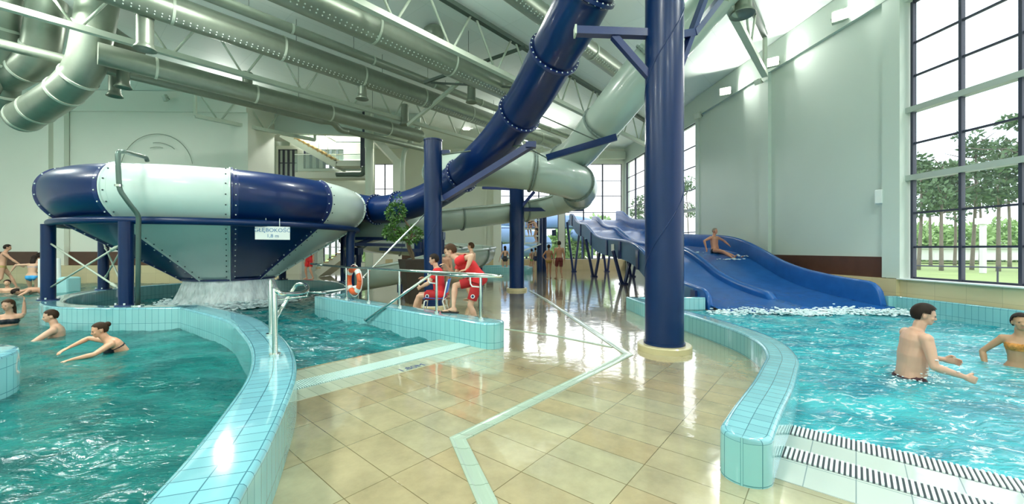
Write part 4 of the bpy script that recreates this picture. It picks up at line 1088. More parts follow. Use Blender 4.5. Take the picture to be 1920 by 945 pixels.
mb.build('top_rail', MT['chrome'], rt, smooth=True)
mb = MB(); a = rail_pt(.235, 1.05)+off*.9; b = W(686, 601, 7.72); b2 = b+V((-.05, .07, 0)); mb.tube([a, b, b2, b2+V((.06, .1, 0))], .022, 12)
mb.build('slanting_handrail', MT['chrome'], rt, smooth=True); MT['chrome2'] = MT['chrome']
mb = MB()
for q in (.04, .235):
    a = rail_pt(q, .88); mb.tube([a, a-RA*.19, a-RA*.23+V((0, 0, .04)), a-RA*.24+V((0, 0, .17))], .011, 8)
mb.build('side_loop', MT['plain'], rt, smooth=True)
r2 = thing('grab_rail', 'stainless pool grab rail on the curved parapet reaching into the middle pool', 'railing', (-2.41, 4.04, .38))
for (x, y) in ((-2.41, 4.04), (-3.04, 5.01)):
    mb = MB(); mb.cyl((x, y, .38), (x, y, 1.07), .026, n=16); o = mb.build('post', MT['chrome'], r2, smooth=True, auto=True)
    mb = MB(); mb.lathe([(0, .03), (.055, .03), (.055, 0), (0, 0)], (x, y, .38), 18); mb.build('foot_cap', MT['chrome'], o, smooth=True, auto=True)
mb = MB(); mb.tube(spline([(-2.41, 4.04, 1.06), W(530, 551, 4.1), W(566, 549, 4.6), W(577, 541, 5.1), W(572, 534, 5.4), W(558, 533, 5.5), W(548, 545, 5.5), W(530, 575, 5.4), W(516, 600, 5.2)], 5), .024, 12); mb.build('upper_loop', MT['chrome'], r2, smooth=True)
mb = MB(); mb.tube([(-3.04, 5.01, 1.09), (-3.04, 5.01, .82), W(575, 556, 5.6), W(578, 546, 5.3)], .012, 8); mb.build('side_bar', MT['chrome'], r2, smooth=True)
# short rail stub at the parapet's far end
mb = MB(); a = rail_pt(1., 1.09); mb.tube([a, a+V((-.5, .4, .02))], .024, 10); mb.tube([rail_pt(.97, .45), rail_pt(.97, .45)+V((-.35, -.12, .03))], .03, 10)
mb.build('rail_end', MT['chrome'], rt, smooth=True)
# lifebuoy
lc = W(664, 526, 8.72); lt = thing('lifebuoy', 'orange lifebuoy with white bands hanging on the parapet railing', 'lifebuoy', tuple(lc))
ax = V((.52, -.45, .0)).normalized(); ax = V((.66, .75, 0.0)).normalized()
r_, u_ = frame_of(ax)
def buoy(a0, a1, rr, n, m, nm, lab=None):
    mb = MB(); pts = [lc+(r_*math.cos(a0+(a1-a0)*i/n)+u_*math.sin(a0+(a1-a0)*i/n))*.255 for i in range(n+1)]
    mb.tube(pts, rr, 14); o = mb.build(nm, m, lt, smooth=True, auto=True)
    if lab: o['label'] = lab
buoy(0, 2*math.pi, .062, 48, MT['orange'], 'ring')
for k in range(4): buoy(R(45+90*k-11), R(45+90*k+11), .065, 6, MT['plain'], 'band', 'white band')
mb = MB(); pts = []
for k in range(4):
    for j in range(5):
        a = R(45+90*k+90*j/5); pts.append(lc+(r_*math.cos(a)+u_*math.sin(a))*(.325+.03*math.sin(math.pi*j/5)))
mb.tube(pts, .008, 6, closed=True); mb.build('grab_line', MT['plain'], lt, smooth=True)
# throwing pole / brush lying on the parapet end
mb = MB(); mb.cyl(W(604, 548, 9.3), W(655, 541, 9.6), .02, n=8); mb.ball(W(668, 540, 9.2), (.12, .1, .06))
tag(mb.build('rescue_bag', MT['plain'], smooth=True), 'white rescue line bag and handle on the parapet under the lifebuoy', 'rescue bag')
# planter with tree
pc = V(((779-CX)/F*10.9, 10.9, 0)); pt = thing('potted_tree', 'potted tree with three leafy balls in tall dark planter', 'potted plant', tuple(pc))
mb = MB(); rot = Matrix.Rotation(.5, 3, 'Z'); vs = []
for z, w in ((0, .23), (1.19, .39), (1.19, .35), (1.1, .34)):
    vs += [pc+rot@V((x*w, y*w, z)) for x, y in ((-1, -1), (1, -1), (1, 1), (-1, 1))]
mb.add(vs, [(3, 2, 1, 0)]+[(4*k+j, 4*k+(j+1) % 4, 4*k+4+(j+1) % 4, 4*k+4+j) for k in range(3) for j in range(4)]+[(12, 13, 14, 15)]); mb.build('planter', MT['pot'], pt, bevel=.01)
mb = MB(); A = pc+V((0, 0, 1.1)); x_ = lambda px, py: W(px, py, 10.9)
mb.tube(spline([A, x_(768, 472), x_(765, 455), x_(772, 440), x_(766, 425), x_(757, 410), x_(748, 400)], 4), [.04]*10+[.034]*8+[.022]*7, 8)
mb.tube(spline([x_(765, 455), x_(755, 440), x_(742, 432), x_(737, 428)], 3), [.026]*10, 7); mb.tube(spline([x_(766, 452), x_(775, 445), x_(779, 440)], 3), [.022]*7, 7)
mb.tube(spline([A+V((-.06, 0, 0)), x_(775, 478), x_(770, 466), x_(766, 455)], 3), [.03]*10, 7)
mb.build('trunk', MT['bark'], pt, smooth=True)
def leaves(mb, c, rad, n, rs, sz, flat=.5, mi=0):
    for i in range(n):
        d = V((rs.gauss(0, 1), rs.gauss(0, 1), rs.gauss(0, 1))).normalized(); rr = rs.uniform(.45, 1.0)**.5
        p = V(c)+V((d.x*rad[0], d.y*rad[1], d.z*rad[2]))*rr
        t = (d+V((rs.gauss(0, .6), rs.gauss(0, .6), rs.gauss(0, .6)))).normalized(); s, u = frame_of(t)
        a = rs.uniform(0, 3.14); s = s*math.cos(a)+u*math.sin(a); l = sz*rs.uniform(.7, 1.3)
        mb.add([p, p+t*l*.5+s*l*.24, p+t*l, p+t*l*.5-s*l*.24], [(0, 1, 2, 3)], mi)
rs = random.Random(2)
for c, rad in ((x_(743, 398), (.27, .27, .27)), (x_(736, 436), (.25, .25, .22)), (x_(772, 440), (.30, .3, .23))):
    mb = MB(); leaves(mb, c, rad, 520, rs, .085); o = mb.build('leaf_ball', MT['leaf'], pt, merge=False); o['kind'] = 'stuff'
mb = MB(); leaves(mb, x_(745, 375), (.12, .1, .2), 50, rs, .08); o = mb.build('leaf_shoots', MT['leaf'], pt, merge=False); o['kind'] = 'stuff'
# ladder block left back: tiled block with white frame
q = W(115, 530, 14.2); tb = thing('pool_steps', 'white handrail frame with tiled block at the left pool wall', 'pool ladder', (q.x, q.y, 0))
mb = MB(); mb.box((q.x+.15, q.y, .05), (.62, .5, .85)); mb.build('tiled_block', mat('pale_teal_block', (.33, .62, .64), .3), tb, bevel=.06)
mb = MB(); mb.tube([(q.x-.5, q.y-.2, -.3), (q.x-.5, q.y-.2, 1.1), (q.x+.12, q.y-.2, 1.1), (q.x+.12, q.y-.2, .4)], .07, 10); mb.build('handrail', MT['plain'], tb, smooth=True, auto=True)
q = W(281, 509, 17.6); mb = MB(); mb.box((q.x, YL-.44, q.z), (.5, .03, .24)); tag(mb.build('wall_notice', MT['plain']), 'small white plate on the cream bench wall behind the bowl legs', 'sign')
# far ladder structure with blue posts
ft = thing('climbing_tower', 'far climbing tower with two blue posts and white ladder by the end windows', 'climbing tower', (1.6, 25.6, 0))
for px in (1012, 1021):
    p = V(((px-CX)/F*(25.6 if px < 1015 else 26.2), 25.6 if px < 1015 else 26.2, 0)); mb = MB(); mb.lathe([(0, 0), (.19, 0), (.19, 4.6), (0, 4.6)] if px < 1015 else [(0, 0), (.14, 0), (.14, 4.6), (0, 4.6)], p, 20); mb.build('post', MT['bluec'], ft, smooth=True, auto=True)
p = V((1.15, 25.4, 0))
for z in (2.2, 2.65, 3.1): mb = MB(); mb.box((p.x+.05, 25.4, z-.35), (.9, .5, .07)); mb.build('step', MT['plain'], ft)
mb = MB()
for dx in (-.35, .55): mb.cyl((p.x+dx, 25.1, 1.75), (p.x+dx, 25.1, 3.6), .03, n=8)
mb.cyl((p.x-.4, 25.1, 3.3), (p.x+.6, 25.1, 3.3), .03, n=8); mb.build('handrail', MT['plain'], ft)
mb = MB(); mb.bar((p.x-1.6, 25.5, .9), (p.x+.7, 25.5, 1.8), .5, .08); mb.build('ramp', MT['plain'], ft)
mb = MB(); mb.box((2.98, YE-.42, 2.62-.0), (.3, .04, .42)); tag(mb.build('wall_notice', MT['bluec']), 'small dark blue plate on the pilaster between the end windows', 'sign')
for x in (8.5, 5.6):
    pass
# chair
def chair(lab, c, yaw):
    c = V(c); t = thing('plastic_chair', lab, 'chair', tuple(c)); m = Matrix.Rotation(yaw, 3, 'Z'); f = lambda x, y, z: c+m@V((x, y, z))
    mb = MB(); rows = []
    for (y, z) in ((.22, .43), (.18, .455), (0, .44), (-.16, .44), (-.215, .48), (-.25, .60), (-.29, .80), (-.30, .84)):
        w = .215 if y > -.2 else .20; rows.append([f(x, y-.02*(1-(x/.22)**2), z+.012*(x/.22)**2) for x in (-w, -w*.5, 0, w*.5, w)])
    sv = 5
    for nm, a, b in (('seat', 0, 5), ('backrest', 4, 8)):
        mb = MB(); mb.add([p for r in rows[a:b] for p in r], [(i*sv+j, i*sv+j+1, (i+1)*sv+j+1, (i+1)*sv+j) for i in range(b-a-1) for j in range(sv-1)])
        o = mb.build(nm, MT['chairblue'], t, smooth=True); s = o.modifiers.new('t', 'SOLIDIFY'); s.thickness = .012
    for sx in (-1, 1):
        mb = MB(); mb.tube([f(sx*.19, .15, .42), f(sx*.20, .19, .40), f(sx*.23, .25, .01)], .013, 8); mb.build('leg', MT['plain'], t, smooth=True)
        mb = MB(); mb.tube([f(sx*.2, -.27, .8), f(sx*.205, -.20, .46), f(sx*.21, -.18, .40), f(sx*.23, -.29, .01)], .013, 8); mb.build('leg', MT['plain'], t, smooth=True)
    mb = MB(); mb.tube([f(-.19, .15, .41), f(.19, .15, .41)], .011, 8); mb.tube([f(-.2, -.18, .41), f(.2, -.18, .41)], .011, 8); mb.build('crossbar', MT['plain'], t)
    return t
# ================================================================ PEOPLE
def ik(a, b, l1, l2, pole):
    d = b-a; L_ = min(d.length, (l1+l2)*.998); d = d.normalized() if d.length > 1e-6 else V((0, 0, -1)); b = a+d*L_
    x = (l1*l1-l2*l2+L_*L_)/(2*L_); h = math.sqrt(max(0, l1*l1-x*x))
    p = pole-d*pole.dot(d)
    p = p.normalized() if p.length > 1e-4 else V((0, 1, 0))
    return a+d*x+p*h, b
def loft(mb, secs, n=16):
    """secs: (center, right, fwd, a, b)"""
    vs = []; k = len(secs)
    for c, r, f, a, b in secs:
        for j in range(n):
            t = 2*math.pi*j/n; cx_, sy_ = math.cos(t), math.sin(t)
            vs.append(c+r*(a*math.copysign(abs(cx_)**.85, cx_))+f*(b*math.copysign(abs(sy_)**.85, sy_)))
    fs = [(i*n+j, i*n+(j+1) % n, (i+1)*n+(j+1) % n, (i+1)*n+j) for i in range(k-1) for j in range(n)]
    fs += [tuple(reversed(range(n))), tuple((k-1)*n+j for j in range(n))]
    mb.add(vs, fs)
def limb(mb, a, b, rad, n=12):
    d = b-a; ln = d.length; r, u = frame_of(d); secs = []
    for t, rr in rad: secs.append((a+d*t, r, u, rr, rr))
    loft(mb, secs, n); mb.ball(a, rad[0][1]*.99, n, 8); mb.ball(b, rad[-1][1]*.99, n, 8)
def hand(mb, w, d, nrm, s, curl=.5, side=1, fist=False):
    """w wrist, d direction, nrm palm-facing direction, side +1 thumb on +across"""
    d = d.normalized(); nrm = (nrm-d*nrm.dot(d)).normalized(); ac = d.cross(nrm)*side
    loft(mb, [(w-d*.01*s, ac, nrm, .024*s, .018*s), (w+d*.03*s, ac, nrm, .036*s, .016*s), (w+d*.07*s, ac, nrm, .042*s, .014*s), (w+d*.092*s, ac, nrm, .040*s, .012*s)], 12)
    for i, (x, l) in enumerate(((.031, .078), (.0105, .088), (-.0105, .082), (-.031, .064))):
        p = w+d*.085*s+ac*x*s; dd = (d+ac*x*2.2).normalized(); rr = .0088*s
        for k, (fr, cu) in enumerate(((.45, .35), (.32, .7), (.25, 1.0))):
            a = curl*cu*(1.5 if fist else 1.); v = (dd*math.cos(a*1.1)+nrm*math.sin(a*1.1)); q = p+v*l*fr*s
            limb(mb, p, q, ((0, rr), (1, rr*.93)), 8); p = q; rr *= .93
            dd = v
    p = w+d*.03*s+ac*.034*s; v = (d*.7+ac*.65+nrm*.25).normalized(); q = p+v*.04*s; limb(mb, p, q, ((0, .0125*s), (1, .0105*s)), 8)
    v2 = (d*.9+ac*(.25-.5*curl)+nrm*(.3+curl*.5)).normalized(); limb(mb, q, q+v2*.034*s, ((0, .0105*s), (1, .0088*s)), 8)
SK = {}
def skin(c):
    if c not in SK: SK[c] = mat('skin_%d' % len(SK), c, .45, var=.07, scale=14, sss=.08)
    return SK[c]
CM = {}
def cmat(nm, c, rough=.8, var=.05, scale=20, c2=None):
    if nm not in CM: CM[nm] = mat(nm, c, rough, var=var, scale=scale)
    return CM[nm]
HAIR = {'dark': (.02, .013, .01), 'brown': (.06, .03, .015), 'wet': (.035, .018, .01), 'fair': (.25, .15, .07), 'grey': (.25, .21, .18)}
def person(label, loc, yaw, H=1.75, female=False, child=False, lean=0., side=0., bend=0., twist=0., head=(0, 0), pel=None,
           hands=None, feet=None, skinc=(.60, .33, .22), hair='dark', long=0, bun=False, clothes=(), vox=.012, curl=.4, hcurl=None, detail=False, group=None, palms=None, fat=1., hl=None, footdir=None):
    s = H/1.75; up = V((0, 0, 1)); rz = Matrix.Rotation(yaw, 3, 'Z'); O = V(loc)
    hd_s = s*(1.12 if child else 1.0)
    pel = V(pel if pel else (0, 0, .93))*s
    la, sa = R(lean), R(side)
    def tilt(a, b=0): return Matrix.Rotation(-a, 3, 'X')@Matrix.Rotation(b, 3, 'Y')
    m1 = tilt(la*.6, sa*.6); m2 = tilt(la+R(bend), sa)
    mid = pel+m1@V((0, 0, .24*s)); neck = mid+m2@V((0, 0, .27*s)); tw = Matrix.Rotation(R(twist), 3, 'Z')
    if lean > 60: tw = Matrix.Identity(3)
    R1 = m1@V((1, 0, 0)); F1 = m1@V((0, 1, 0)); U1 = m1@up
    M2 = m2@tw; R2 = M2@V((1, 0, 0)); F2 = M2@V((0, 1, 0)); U2 = M2@up
    sw = (.172 if not female else .150)*s*(.9 if child else 1); hw = (.088 if not female else .095)*s
    mb = MB(); g = fat; chest = (.158 if not female else .140)*s; wst = (.132 if not female else .112)*s*g; hip = (.158 if not female else .168)*s
    dep = s*g
    loft(mb, [(pel-U1*.115*s, R1, F1, hip*.55, .07*s), (pel-U1*.06*s, R1, F1, hip*.98, .105*s), (pel+F1*-.01*s, R1, F1, hip*1.03, .112*s), (pel+U1*.07*s, R1, F1, hip*.94, .10*dep), (pel.lerp(mid, .62), (R1+R2).normalized(), F1, wst, .092*dep), (mid, (R1+R2).normalized(), (F1+F2).normalized(), wst*1.04, .095*dep),
              (mid.lerp(neck, .35), R2, F2, chest*.98, .108*s), (mid.lerp(neck, .62), R2, F2, chest*1.04, .112*s), (mid.lerp(neck, .84)-F2*.01*s, R2, F2, chest*.90, .088*s), (neck-F2*.012*s, R2, F2, .075*s, .062*s), (neck+U2*.03*s-F2*.008*s, R2, F2, .056*s, .056*s)], 20)
    if female:
        for k in (-1, 1): mb.ball(mid.lerp(neck, .5)+R2*k*.062*s+F2*.085*s, (.058*s, .058*s, .058*s), 12, 8)
    else:
        for k in (-1, 1): mb.ball(mid.lerp(neck, .62)+R2*k*.07*s+F2*.062*s, (.072*s, .05*s, .06*s), 12, 8)
    for k in (-1, 1): mb.ball(pel+R1*k*.075*s-F1*.055*s-U1*.05*s, (.08*s, .078*s, .08*s), 12, 8)
    bones = [('spine', pel, neck)]
    # head
    hy, hp = R(head[0]), R(head[1])
    mh = (m2@tw) if hl is None else Matrix.Identity(3)
    if hl is not None: mh = Matrix.Identity(3)
    MH = mh@Matrix.Rotation(hy, 3, 'Z')@Matrix.Rotation(hp, 3, 'X')
    hr, hf, hu = MH@V((1, 0, 0)), MH@V((0, 1, 0)), MH@up
    nk = neck+(U2*.5+hu*.5).normalized()*.075*s+F2*.012*s; hc = nk+hu*.115*hd_s+hf*.012*s
    limb(mb, neck-U2*.03*s, nk+hu*.02*s, ((0, .060*s), (.5, .053*s), (1, .055*s)), 14)
    rotH = Matrix((hr, hf, hu)).transposed(); h = hd_s
    mb.ball(hc+hu*.018*h-hf*.008*h, (.074*h, .094*h, .096*h), 20, 14, rot=rotH)
    loft(mb, [(hc-hu*.098*h+hf*.052*h, hr, hf, .020*h, .020*h), (hc-hu*.088*h+hf*.042*h, hr, hf, .038*h, .038*h), (hc-hu*.06*h+hf*.03*h, hr, hf, .052*h, .053*h), (hc-hu*.02*h+hf*.02*h, hr, hf, .062*h, .065*h), (hc+hu*.02*h+hf*.012*h, hr, hf, .066*h, .074*h)], 18)
    # nose, brow, lips, ears
    loft(mb, [(hc+hu*.006*h+hf*.083*h, hr, hf, .007*h, .006*h), (hc-hu*.016*h+hf*.092*h, hr, hf, .009*h, .012*h), (hc-hu*.032*h+hf*.093*h, hr, hf, .015*h, .016*h), (hc-hu*.040*h+hf*.086*h, hr, hf, .012*h, .010*h)], 10)
    mb.ball(hc+hu*.020*h+hf*.076*h, (.048*h, .014*h, .010*h), 12, 6, rot=rotH)
    mb.ball(hc-hu*.058*h+hf*.078*h, (.022*h, .009*h, .006*h), 10, 6, rot=rotH); mb.ball(hc-hu*.068*h+hf*.076*h, (.019*h, .009*h, .006*h), 10, 6, rot=rotH)
    for k in (-1, 1):
        mb.ball(hc+hr*k*.075*h-hf*.006*h-hu*.012*h, (.010*h, .020*h, .032*h), 8, 8, rot=rotH); mb.ball(hc+hr*k*.043*h+hf*.060*h-hu*.026*h, (.02*h, .02*h, .018*h), 8, 6, rot=rotH)
    # arms
    inv = rz.transposed()
    J = {}
    hands = hands or {}; feet = feet or {}
    for k, key in ((-1, 'L'), (1, 'R')):
        sh = mid.lerp(neck, .80)+R2*k*sw
        tgt, pole = hands.get(key, ((k*.26, .04, .80), (k*.4, -1, 0)))
        tg = V(tgt)*s
        el, wr = ik(sh, tg, .29*s, .255*s, V(pole))
        J[key] = (sh, el, wr); am = .9 if (female or child) else 1.06
        mb.ball(sh-U2*.008*s, (.058*s*am, .056*s*am, .062*s*am), 14, 10)
        limb(mb, mid.lerp(neck, .78)+R2*k*sw*.45, sh, ((0, .062*s), (1, .052*s)), 12)
        limb(mb, sh, el, ((0, .050*s*am), (.35, .049*s*am), (.7, .042*s*am), (1, .036*s*am)), 12)
        limb(mb, el, wr, ((0, .037*s*am), (.25, .041*s*am), (.7, .031*s*am), (1, .0245*s*am)), 12)
        pn = V((palms or {}).get(key, (-k*.8, .3, -.2)))
        c_ = (hcurl or {}).get(key, curl)
        hdd = (wr-el).normalized()
        if palms and key+'d' in palms: hdd = V(palms[key+'d']).normalized()
        # thumb side: forward/up
        n0 = (pn-hdd*pn.dot(hdd)); n0 = n0.normalized() if n0.length > .05 else F2
        ac = hdd.cross(n0); sd = 1 if ac.dot(V((palms or {}).get('thumb', (0, 1, .6)))) > 0 else -1
        hand(mb, wr, hdd, n0, s*(.92 if female else 1), c_, sd, c_ > .9)
        bones += [('upper'+key, sh, el), ('fore'+key, el, wr+hdd*.16*s)]
        hj = pel+R1*k*hw-U1*.03*s
        ft = feet.get(key, ((k*.10, .0, .08), (k*.1, 1, 0)))
        kn, an = ik(hj, V(ft[0])*s, .435*s, .425*s, V(ft[1]))
        lg = .95 if (female or child) else 1.0
        limb(mb, hj, kn, ((0, .082*s*lg), (.2, .083*s*lg), (.55, .068*s*lg), (.85, .053*s*lg), (1, .050*s*lg)), 14)
        limb(mb, kn, an, ((0, .050*s*lg), (.12, .048*s), (.3, .056*s*lg), (.6, .043*s*lg), (.88, .031*s), (1, .032*s)), 14)
        if key in (footdir or {}): fd = V(footdir[key]).normalized()
        else:
            fd = V((kn-hj).xy.to_3d()); fd = V((k*.25, 1, 0)).normalized()
        fu = up if abs(fd.z) < .5 else V((0, -.6, .8)); fr = fd.cross(fu).normalized(); fu2 = fr.cross(fd).normalized()
        mb.ball(an-fd*.025*s-fu2*.035*s, (.032*s, .036*s, .04*s), 10, 8)
        secs = []
        for (y_, w_, hh, zc) in ((-.055, .026, .026, -.05), (-.02, .034, .036, -.042), (.04, .036, .036, -.040), (.09, .042, .026, -.052), (.135, .047, .018, -.061), (.165, .045, .014, -.065), (.182, .034, .010, -.068)):
            secs.append((an+fd*y_*s+fu2*zc*s, fr, fu2, w_*s, hh*s))
        loft(mb, secs, 12)
        for q_, (x_, l_, r_) in enumerate(((-.026*-k, .205, .013), (-.006*-k, .200, .0095), (.010*-k, .193, .009), (.024*-k, .184, .0085), (.036*-k, .174, .008))):
            a_ = an+fd*.16*s+fr*x_*s-fu2*.066*s; limb(mb, a_, an+fd*l_*s+fr*x_*s-fu2*.068*s, ((0, r_*s), (1, r_*s)), 6)
        bones += [('thigh'+key, hj, kn), ('shin'+key, kn, an)]; J['leg'+key] = (hj, kn, an, fd)
    # to mesh
    tmp = mb.build('tmp', MT['plain'], None, merge=False)
    mo = tmp.modifiers.new('r', 'REMESH'); mo.mode = 'VOXEL'; mo.voxel_size = vox
    sm = tmp.modifiers.new('s', 'SMOOTH'); sm.factor = .5; sm.iterations = 2 if vox < .011 else 1
    dg = bpy.context.evaluated_depsgraph_get(); dg.update(); me = bpy.data.meshes.new_from_object(tmp.evaluated_get(dg))
    bpy.data.objects.remove(tmp)
    nv = len(me.vertices); co = np.empty(nv*3); me.vertices.foreach_get('co', co); co = co.reshape(-1, 3)
    no = np.empty(nv*3); me.vertices.foreach_get('normal', no); no = no.reshape(-1, 3)
    # bone of each vertex
    best = np.full(nv, 1e9); bi = np.zeros(nv, int); bt = np.zeros(nv)
    radm = {'spine': .125, 'upper': .05, 'fore': .035, 'thigh': .075, 'shin': .05}
    for i, (nm, a, b) in enumerate(bones):
        a = np.array(a); d = np.array(b)-a; t = ((co-a)@d)/(d@d); tc = np.clip(t, -.12 if nm == 'spine' else 0, 1)
        rr = radm[nm.rstrip('LR')]*s; dist = np.linalg.norm(co-(a+tc[:, None]*d), axis=1)/rr
        c = dist < best; best[c] = dist[c]; bi[c] = i; bt[c] = t[c]
    names = np.array([b[0] for b in bones])[bi]
    loc_h = np.stack([(co-np.array(hc))@np.array(hr), (co-np.array(hc))@np.array(hf), (co-np.array(hc))@np.array(hu)], 1)/h
    ishead = (np.linalg.norm(loc_h/np.array([.10, .125, .135]), axis=1) < 1.0) & (loc_h[:, 2] > -.09)
    relF = (co-np.array(mid))@np.array(F2)/s
    faces = [tuple(p.vertices) for p in me.polygons]
    fa = np.array(faces) if all(len(f) == 4 for f in faces) else None
    def shell(name, mask, off, material, parent, thick=.004, extra=None, smooth=2, lab=None, push=None):
        keep = mask[fa].all(axis=1) if fa is not None else np.array([all(mask[v] for v in f) for f in faces])
        ff = [faces[i] for i in np.nonzero(keep)[0]]
        if not ff: return None
        used = sorted({v for f in ff for v in f}); mp = {v: i for i, v in enumerate(used)}
        u = np.array(used); o_ = off if np.isscalar(off) else off[u][:, None]
        P_ = co[u]+no[u]*o_
        if push is not None: P_ = P_+push[u]
        f2 = [[mp[v] for v in f] for f in ff]
        E = np.array([(f[i], f[(i+1) % len(f)]) for f in f2 for i in range(len(f))])
        for _ in range(smooth):
            acc = np.zeros_like(P_); cnt = np.zeros(len(P_))
            np.add.at(acc, E[:, 0], P_[E[:, 1]]); np.add.at(cnt, E[:, 0], 1); np.add.at(acc, E[:, 1], P_[E[:, 0]]); np.add.at(cnt, E[:, 1], 1)
            P_ = P_*.5+.5*acc/cnt[:, None]
        b = MB(); b.add([tuple(p) for p in P_], f2)
        if extra: extra(b)
        P2_ = [rz@p for p in b.v]; m_ = bpy.data.meshes.new(name); m_.from_pydata([tuple(p) for p in P2_], [], b.f); m_.materials.append(material)
        m_.polygons.foreach_set('use_smooth', [True]*len(m_.polygons)); q = link(name, m_, parent)
        sd_ = q.modifiers.new('thickness', 'SOLIDIFY'); sd_.thickness = thick; sd_.offset = -.5
        if lab: q['label'] = lab
        return q
    me.transform(rz.to_4x4()); me.materials.clear(); me.materials.append(skin(skinc)); me.polygons.foreach_set('use_smooth', [True]*len(me.polygons))
    body = link('person', me, None, O); tag(body, label, 'person', group)
    # hair
    hm = ishead & ((loc_h[:, 2] > .055) | ((loc_h[:, 1] < .030) & (loc_h[:, 2] > .012)) | ((loc_h[:, 1] < -.022) & (loc_h[:, 2] > -.055-.03*bool(long))))
    hm &= ~((loc_h[:, 1] > .055) & (loc_h[:, 2] < .072))
    if hair:
        def ex(b):
            if long:
                base = hc-hf*.05*h; secs = []
                for t_, a_, b_ in ((.05, .05, .04), (-.03, .072, .05), (-.09, .075, .045), (-.09-.5*long, .07, .035), (-.09-long, .035, .02)):
                    secs.append((base+hu*t_*h-F2*(.03 if t_ < -.05 else .01)*h, hr, hf, a_*h, b_*h))
                loft(b, secs, 14)
            if bun: b.ball(hc-hf*.10*h+hu*.05*h, (.045*h, .042*h, .042*h), 12, 8)
        hmcol = HAIR[hair] if isinstance(hair, str) else hair
        shell('hair', hm, .013*h*(1.35 if hair not in ('grey', 'wet') else .6), cmat('hair_'+str(hair), hmcol, .55, .3, 60), body, .006, ex, 1)
    if detail:
        b = MB()
        for k in (-1, 1):
            e = hc+hr*k*.030*h+hf*.078*h+hu*.002*h; b.ball(rz@e, (.010*h, .010*h, .007*h), 8, 6)
        m_ = b.build('tmp_eye', cmat('eye_dark', (.015, .012, .012), .3), None); m_.name = 'eyes'; m_.parent = body
        b = MB()
        b.ball(rz@(hc-hu*.063*h+hf*.083*h), (.018*h, .018*h, .0035*h), 10, 5); m_ = b.build('mouth', cmat('lips', (.35, .10, .09), .5), None); m_.parent = body
    isT = np.char.startswith(names, 'thigh'); isS = names == 'spine'; isU = np.char.startswith(names, 'upper')
    hand_excl = ~(np.char.startswith(names, 'fore'))
    for cl in clothes:
        k = cl[0]
        if k == 'shorts':
            m = (isS & (bt < cl[3] if len(cl) > 3 else isS & (bt < .10))) | (isT & (bt < cl[2])); off = .008+.018*np.clip(np.where(isT, bt/cl[2], 0), 0, 1)*(1 if cl[2] > .3 else .1)
            shell('shorts', m & ~ishead, off*s, cl[1], body, .005, smooth=3)
        elif k == 'trunks': shell('swim_trunks', (isS & (bt < .06)) | (isT & (bt < .10)), .004*s, cl[1], body, .003, smooth=2)
        elif k == 'tshirt':
            m = (isS & (bt > -.12) & (bt < 1.02) & ~ishead) | (isU & (bt < .62)) | (isT & (bt < .12))
            off = .012+.020*np.clip(1-bt, 0, 1)*isS+.012*isU*np.clip(bt/.6, 0, 1)+.03*isT; shell('tshirt', m, off*s, cl[1], body, .005, smooth=4)
        elif k == 'swimsuit':
            back = relF < -.02
            m = isS & (bt < .86) & ~(back & (bt > .42) & (np.abs((co-np.array(mid))@np.array(R2)) < .075*s)) ; m |= isT & (bt < .05)
            shell('swimsuit', m, .005*s, cl[1], body, .003, smooth=2)
        elif k == 'bikini_bottom': shell('bikini_bottom', (isS & (bt < .07)) | (isT & (bt < .04)), .004*s, cl[1], body, .003, smooth=2)
        elif k == 'bikini_top': shell('bikini_top', isS & (bt > .60) & (bt < .82) & ((relF > .03) | ((bt > .66) & (bt < .73))), .004*s, cl[1], body, .003, smooth=2)
    if any(c[0] == 'flipflops' for c in clothes):
        for key in ('L', 'R'):
            hj, kn, an, fd = J['leg'+key]; f = rz@fd; r = f.cross(up).normalized(); a = rz@an; b = MB()
            pr = [(-.09, .03), (-.05, .04), (.03, .042), (.10, .053), (.17, .052), (.21, .035), (.225, .01)]
            top = [a+f*y*s+r*w*s*k2-up*.074*s for k2 in (1, -1) for y, w in (pr if k2 == 1 else reversed(pr))]; bot = [p-up*.018*s for p in top]; n_ = len(top)
            b.add(top+bot, [tuple(range(n_)), tuple(reversed(range(n_, 2*n_)))]+[(i, (i+1) % n_, n_+(i+1) % n_, n_+i) for i in range(n_)])
            b.tube([a+f*.13*s-up*.072*s, a+f*.10*s-up*.030*s-r*.02*s, a+f*.03*s-up*.07*s-r*.045*s], .008*s, 6); b.tube([a+f*.13*s-up*.072*s, a+f*.10*s-up*.030*s+r*.02*s, a+f*.03*s-up*.07*s+r*.045*s], .008*s, 6)
            o = b.build('flip_flop', MT['black']); o.parent = body
    return body, J, (hc, hr, hf, hu)
RED = cmat('lifeguard_red', (.62, .015, .02), .75, .08, 6); REDS = cmat('lifeguard_red_shorts', (.40, .01, .015), .75, .08, 6)
def badge(lab, p, n, r, parent):
    p = V(p); n = V(n).normalized(); b = MB(); b.lathe([(0, .002), (r, .002), (r, -.01), (0, -.01)], p, 16, axis=n); o = b.build('badge', MT['plain'], parent)
    b = MB(); b.lathe([(0, .004), (r*.66, .004), (r*.66, 0), (0, 0)], p, 14, axis=n); o2 = b.build('badge_centre', MT['bluec'], o)
PW = R(90)      # yaw turning the local forward (+Y) to -X
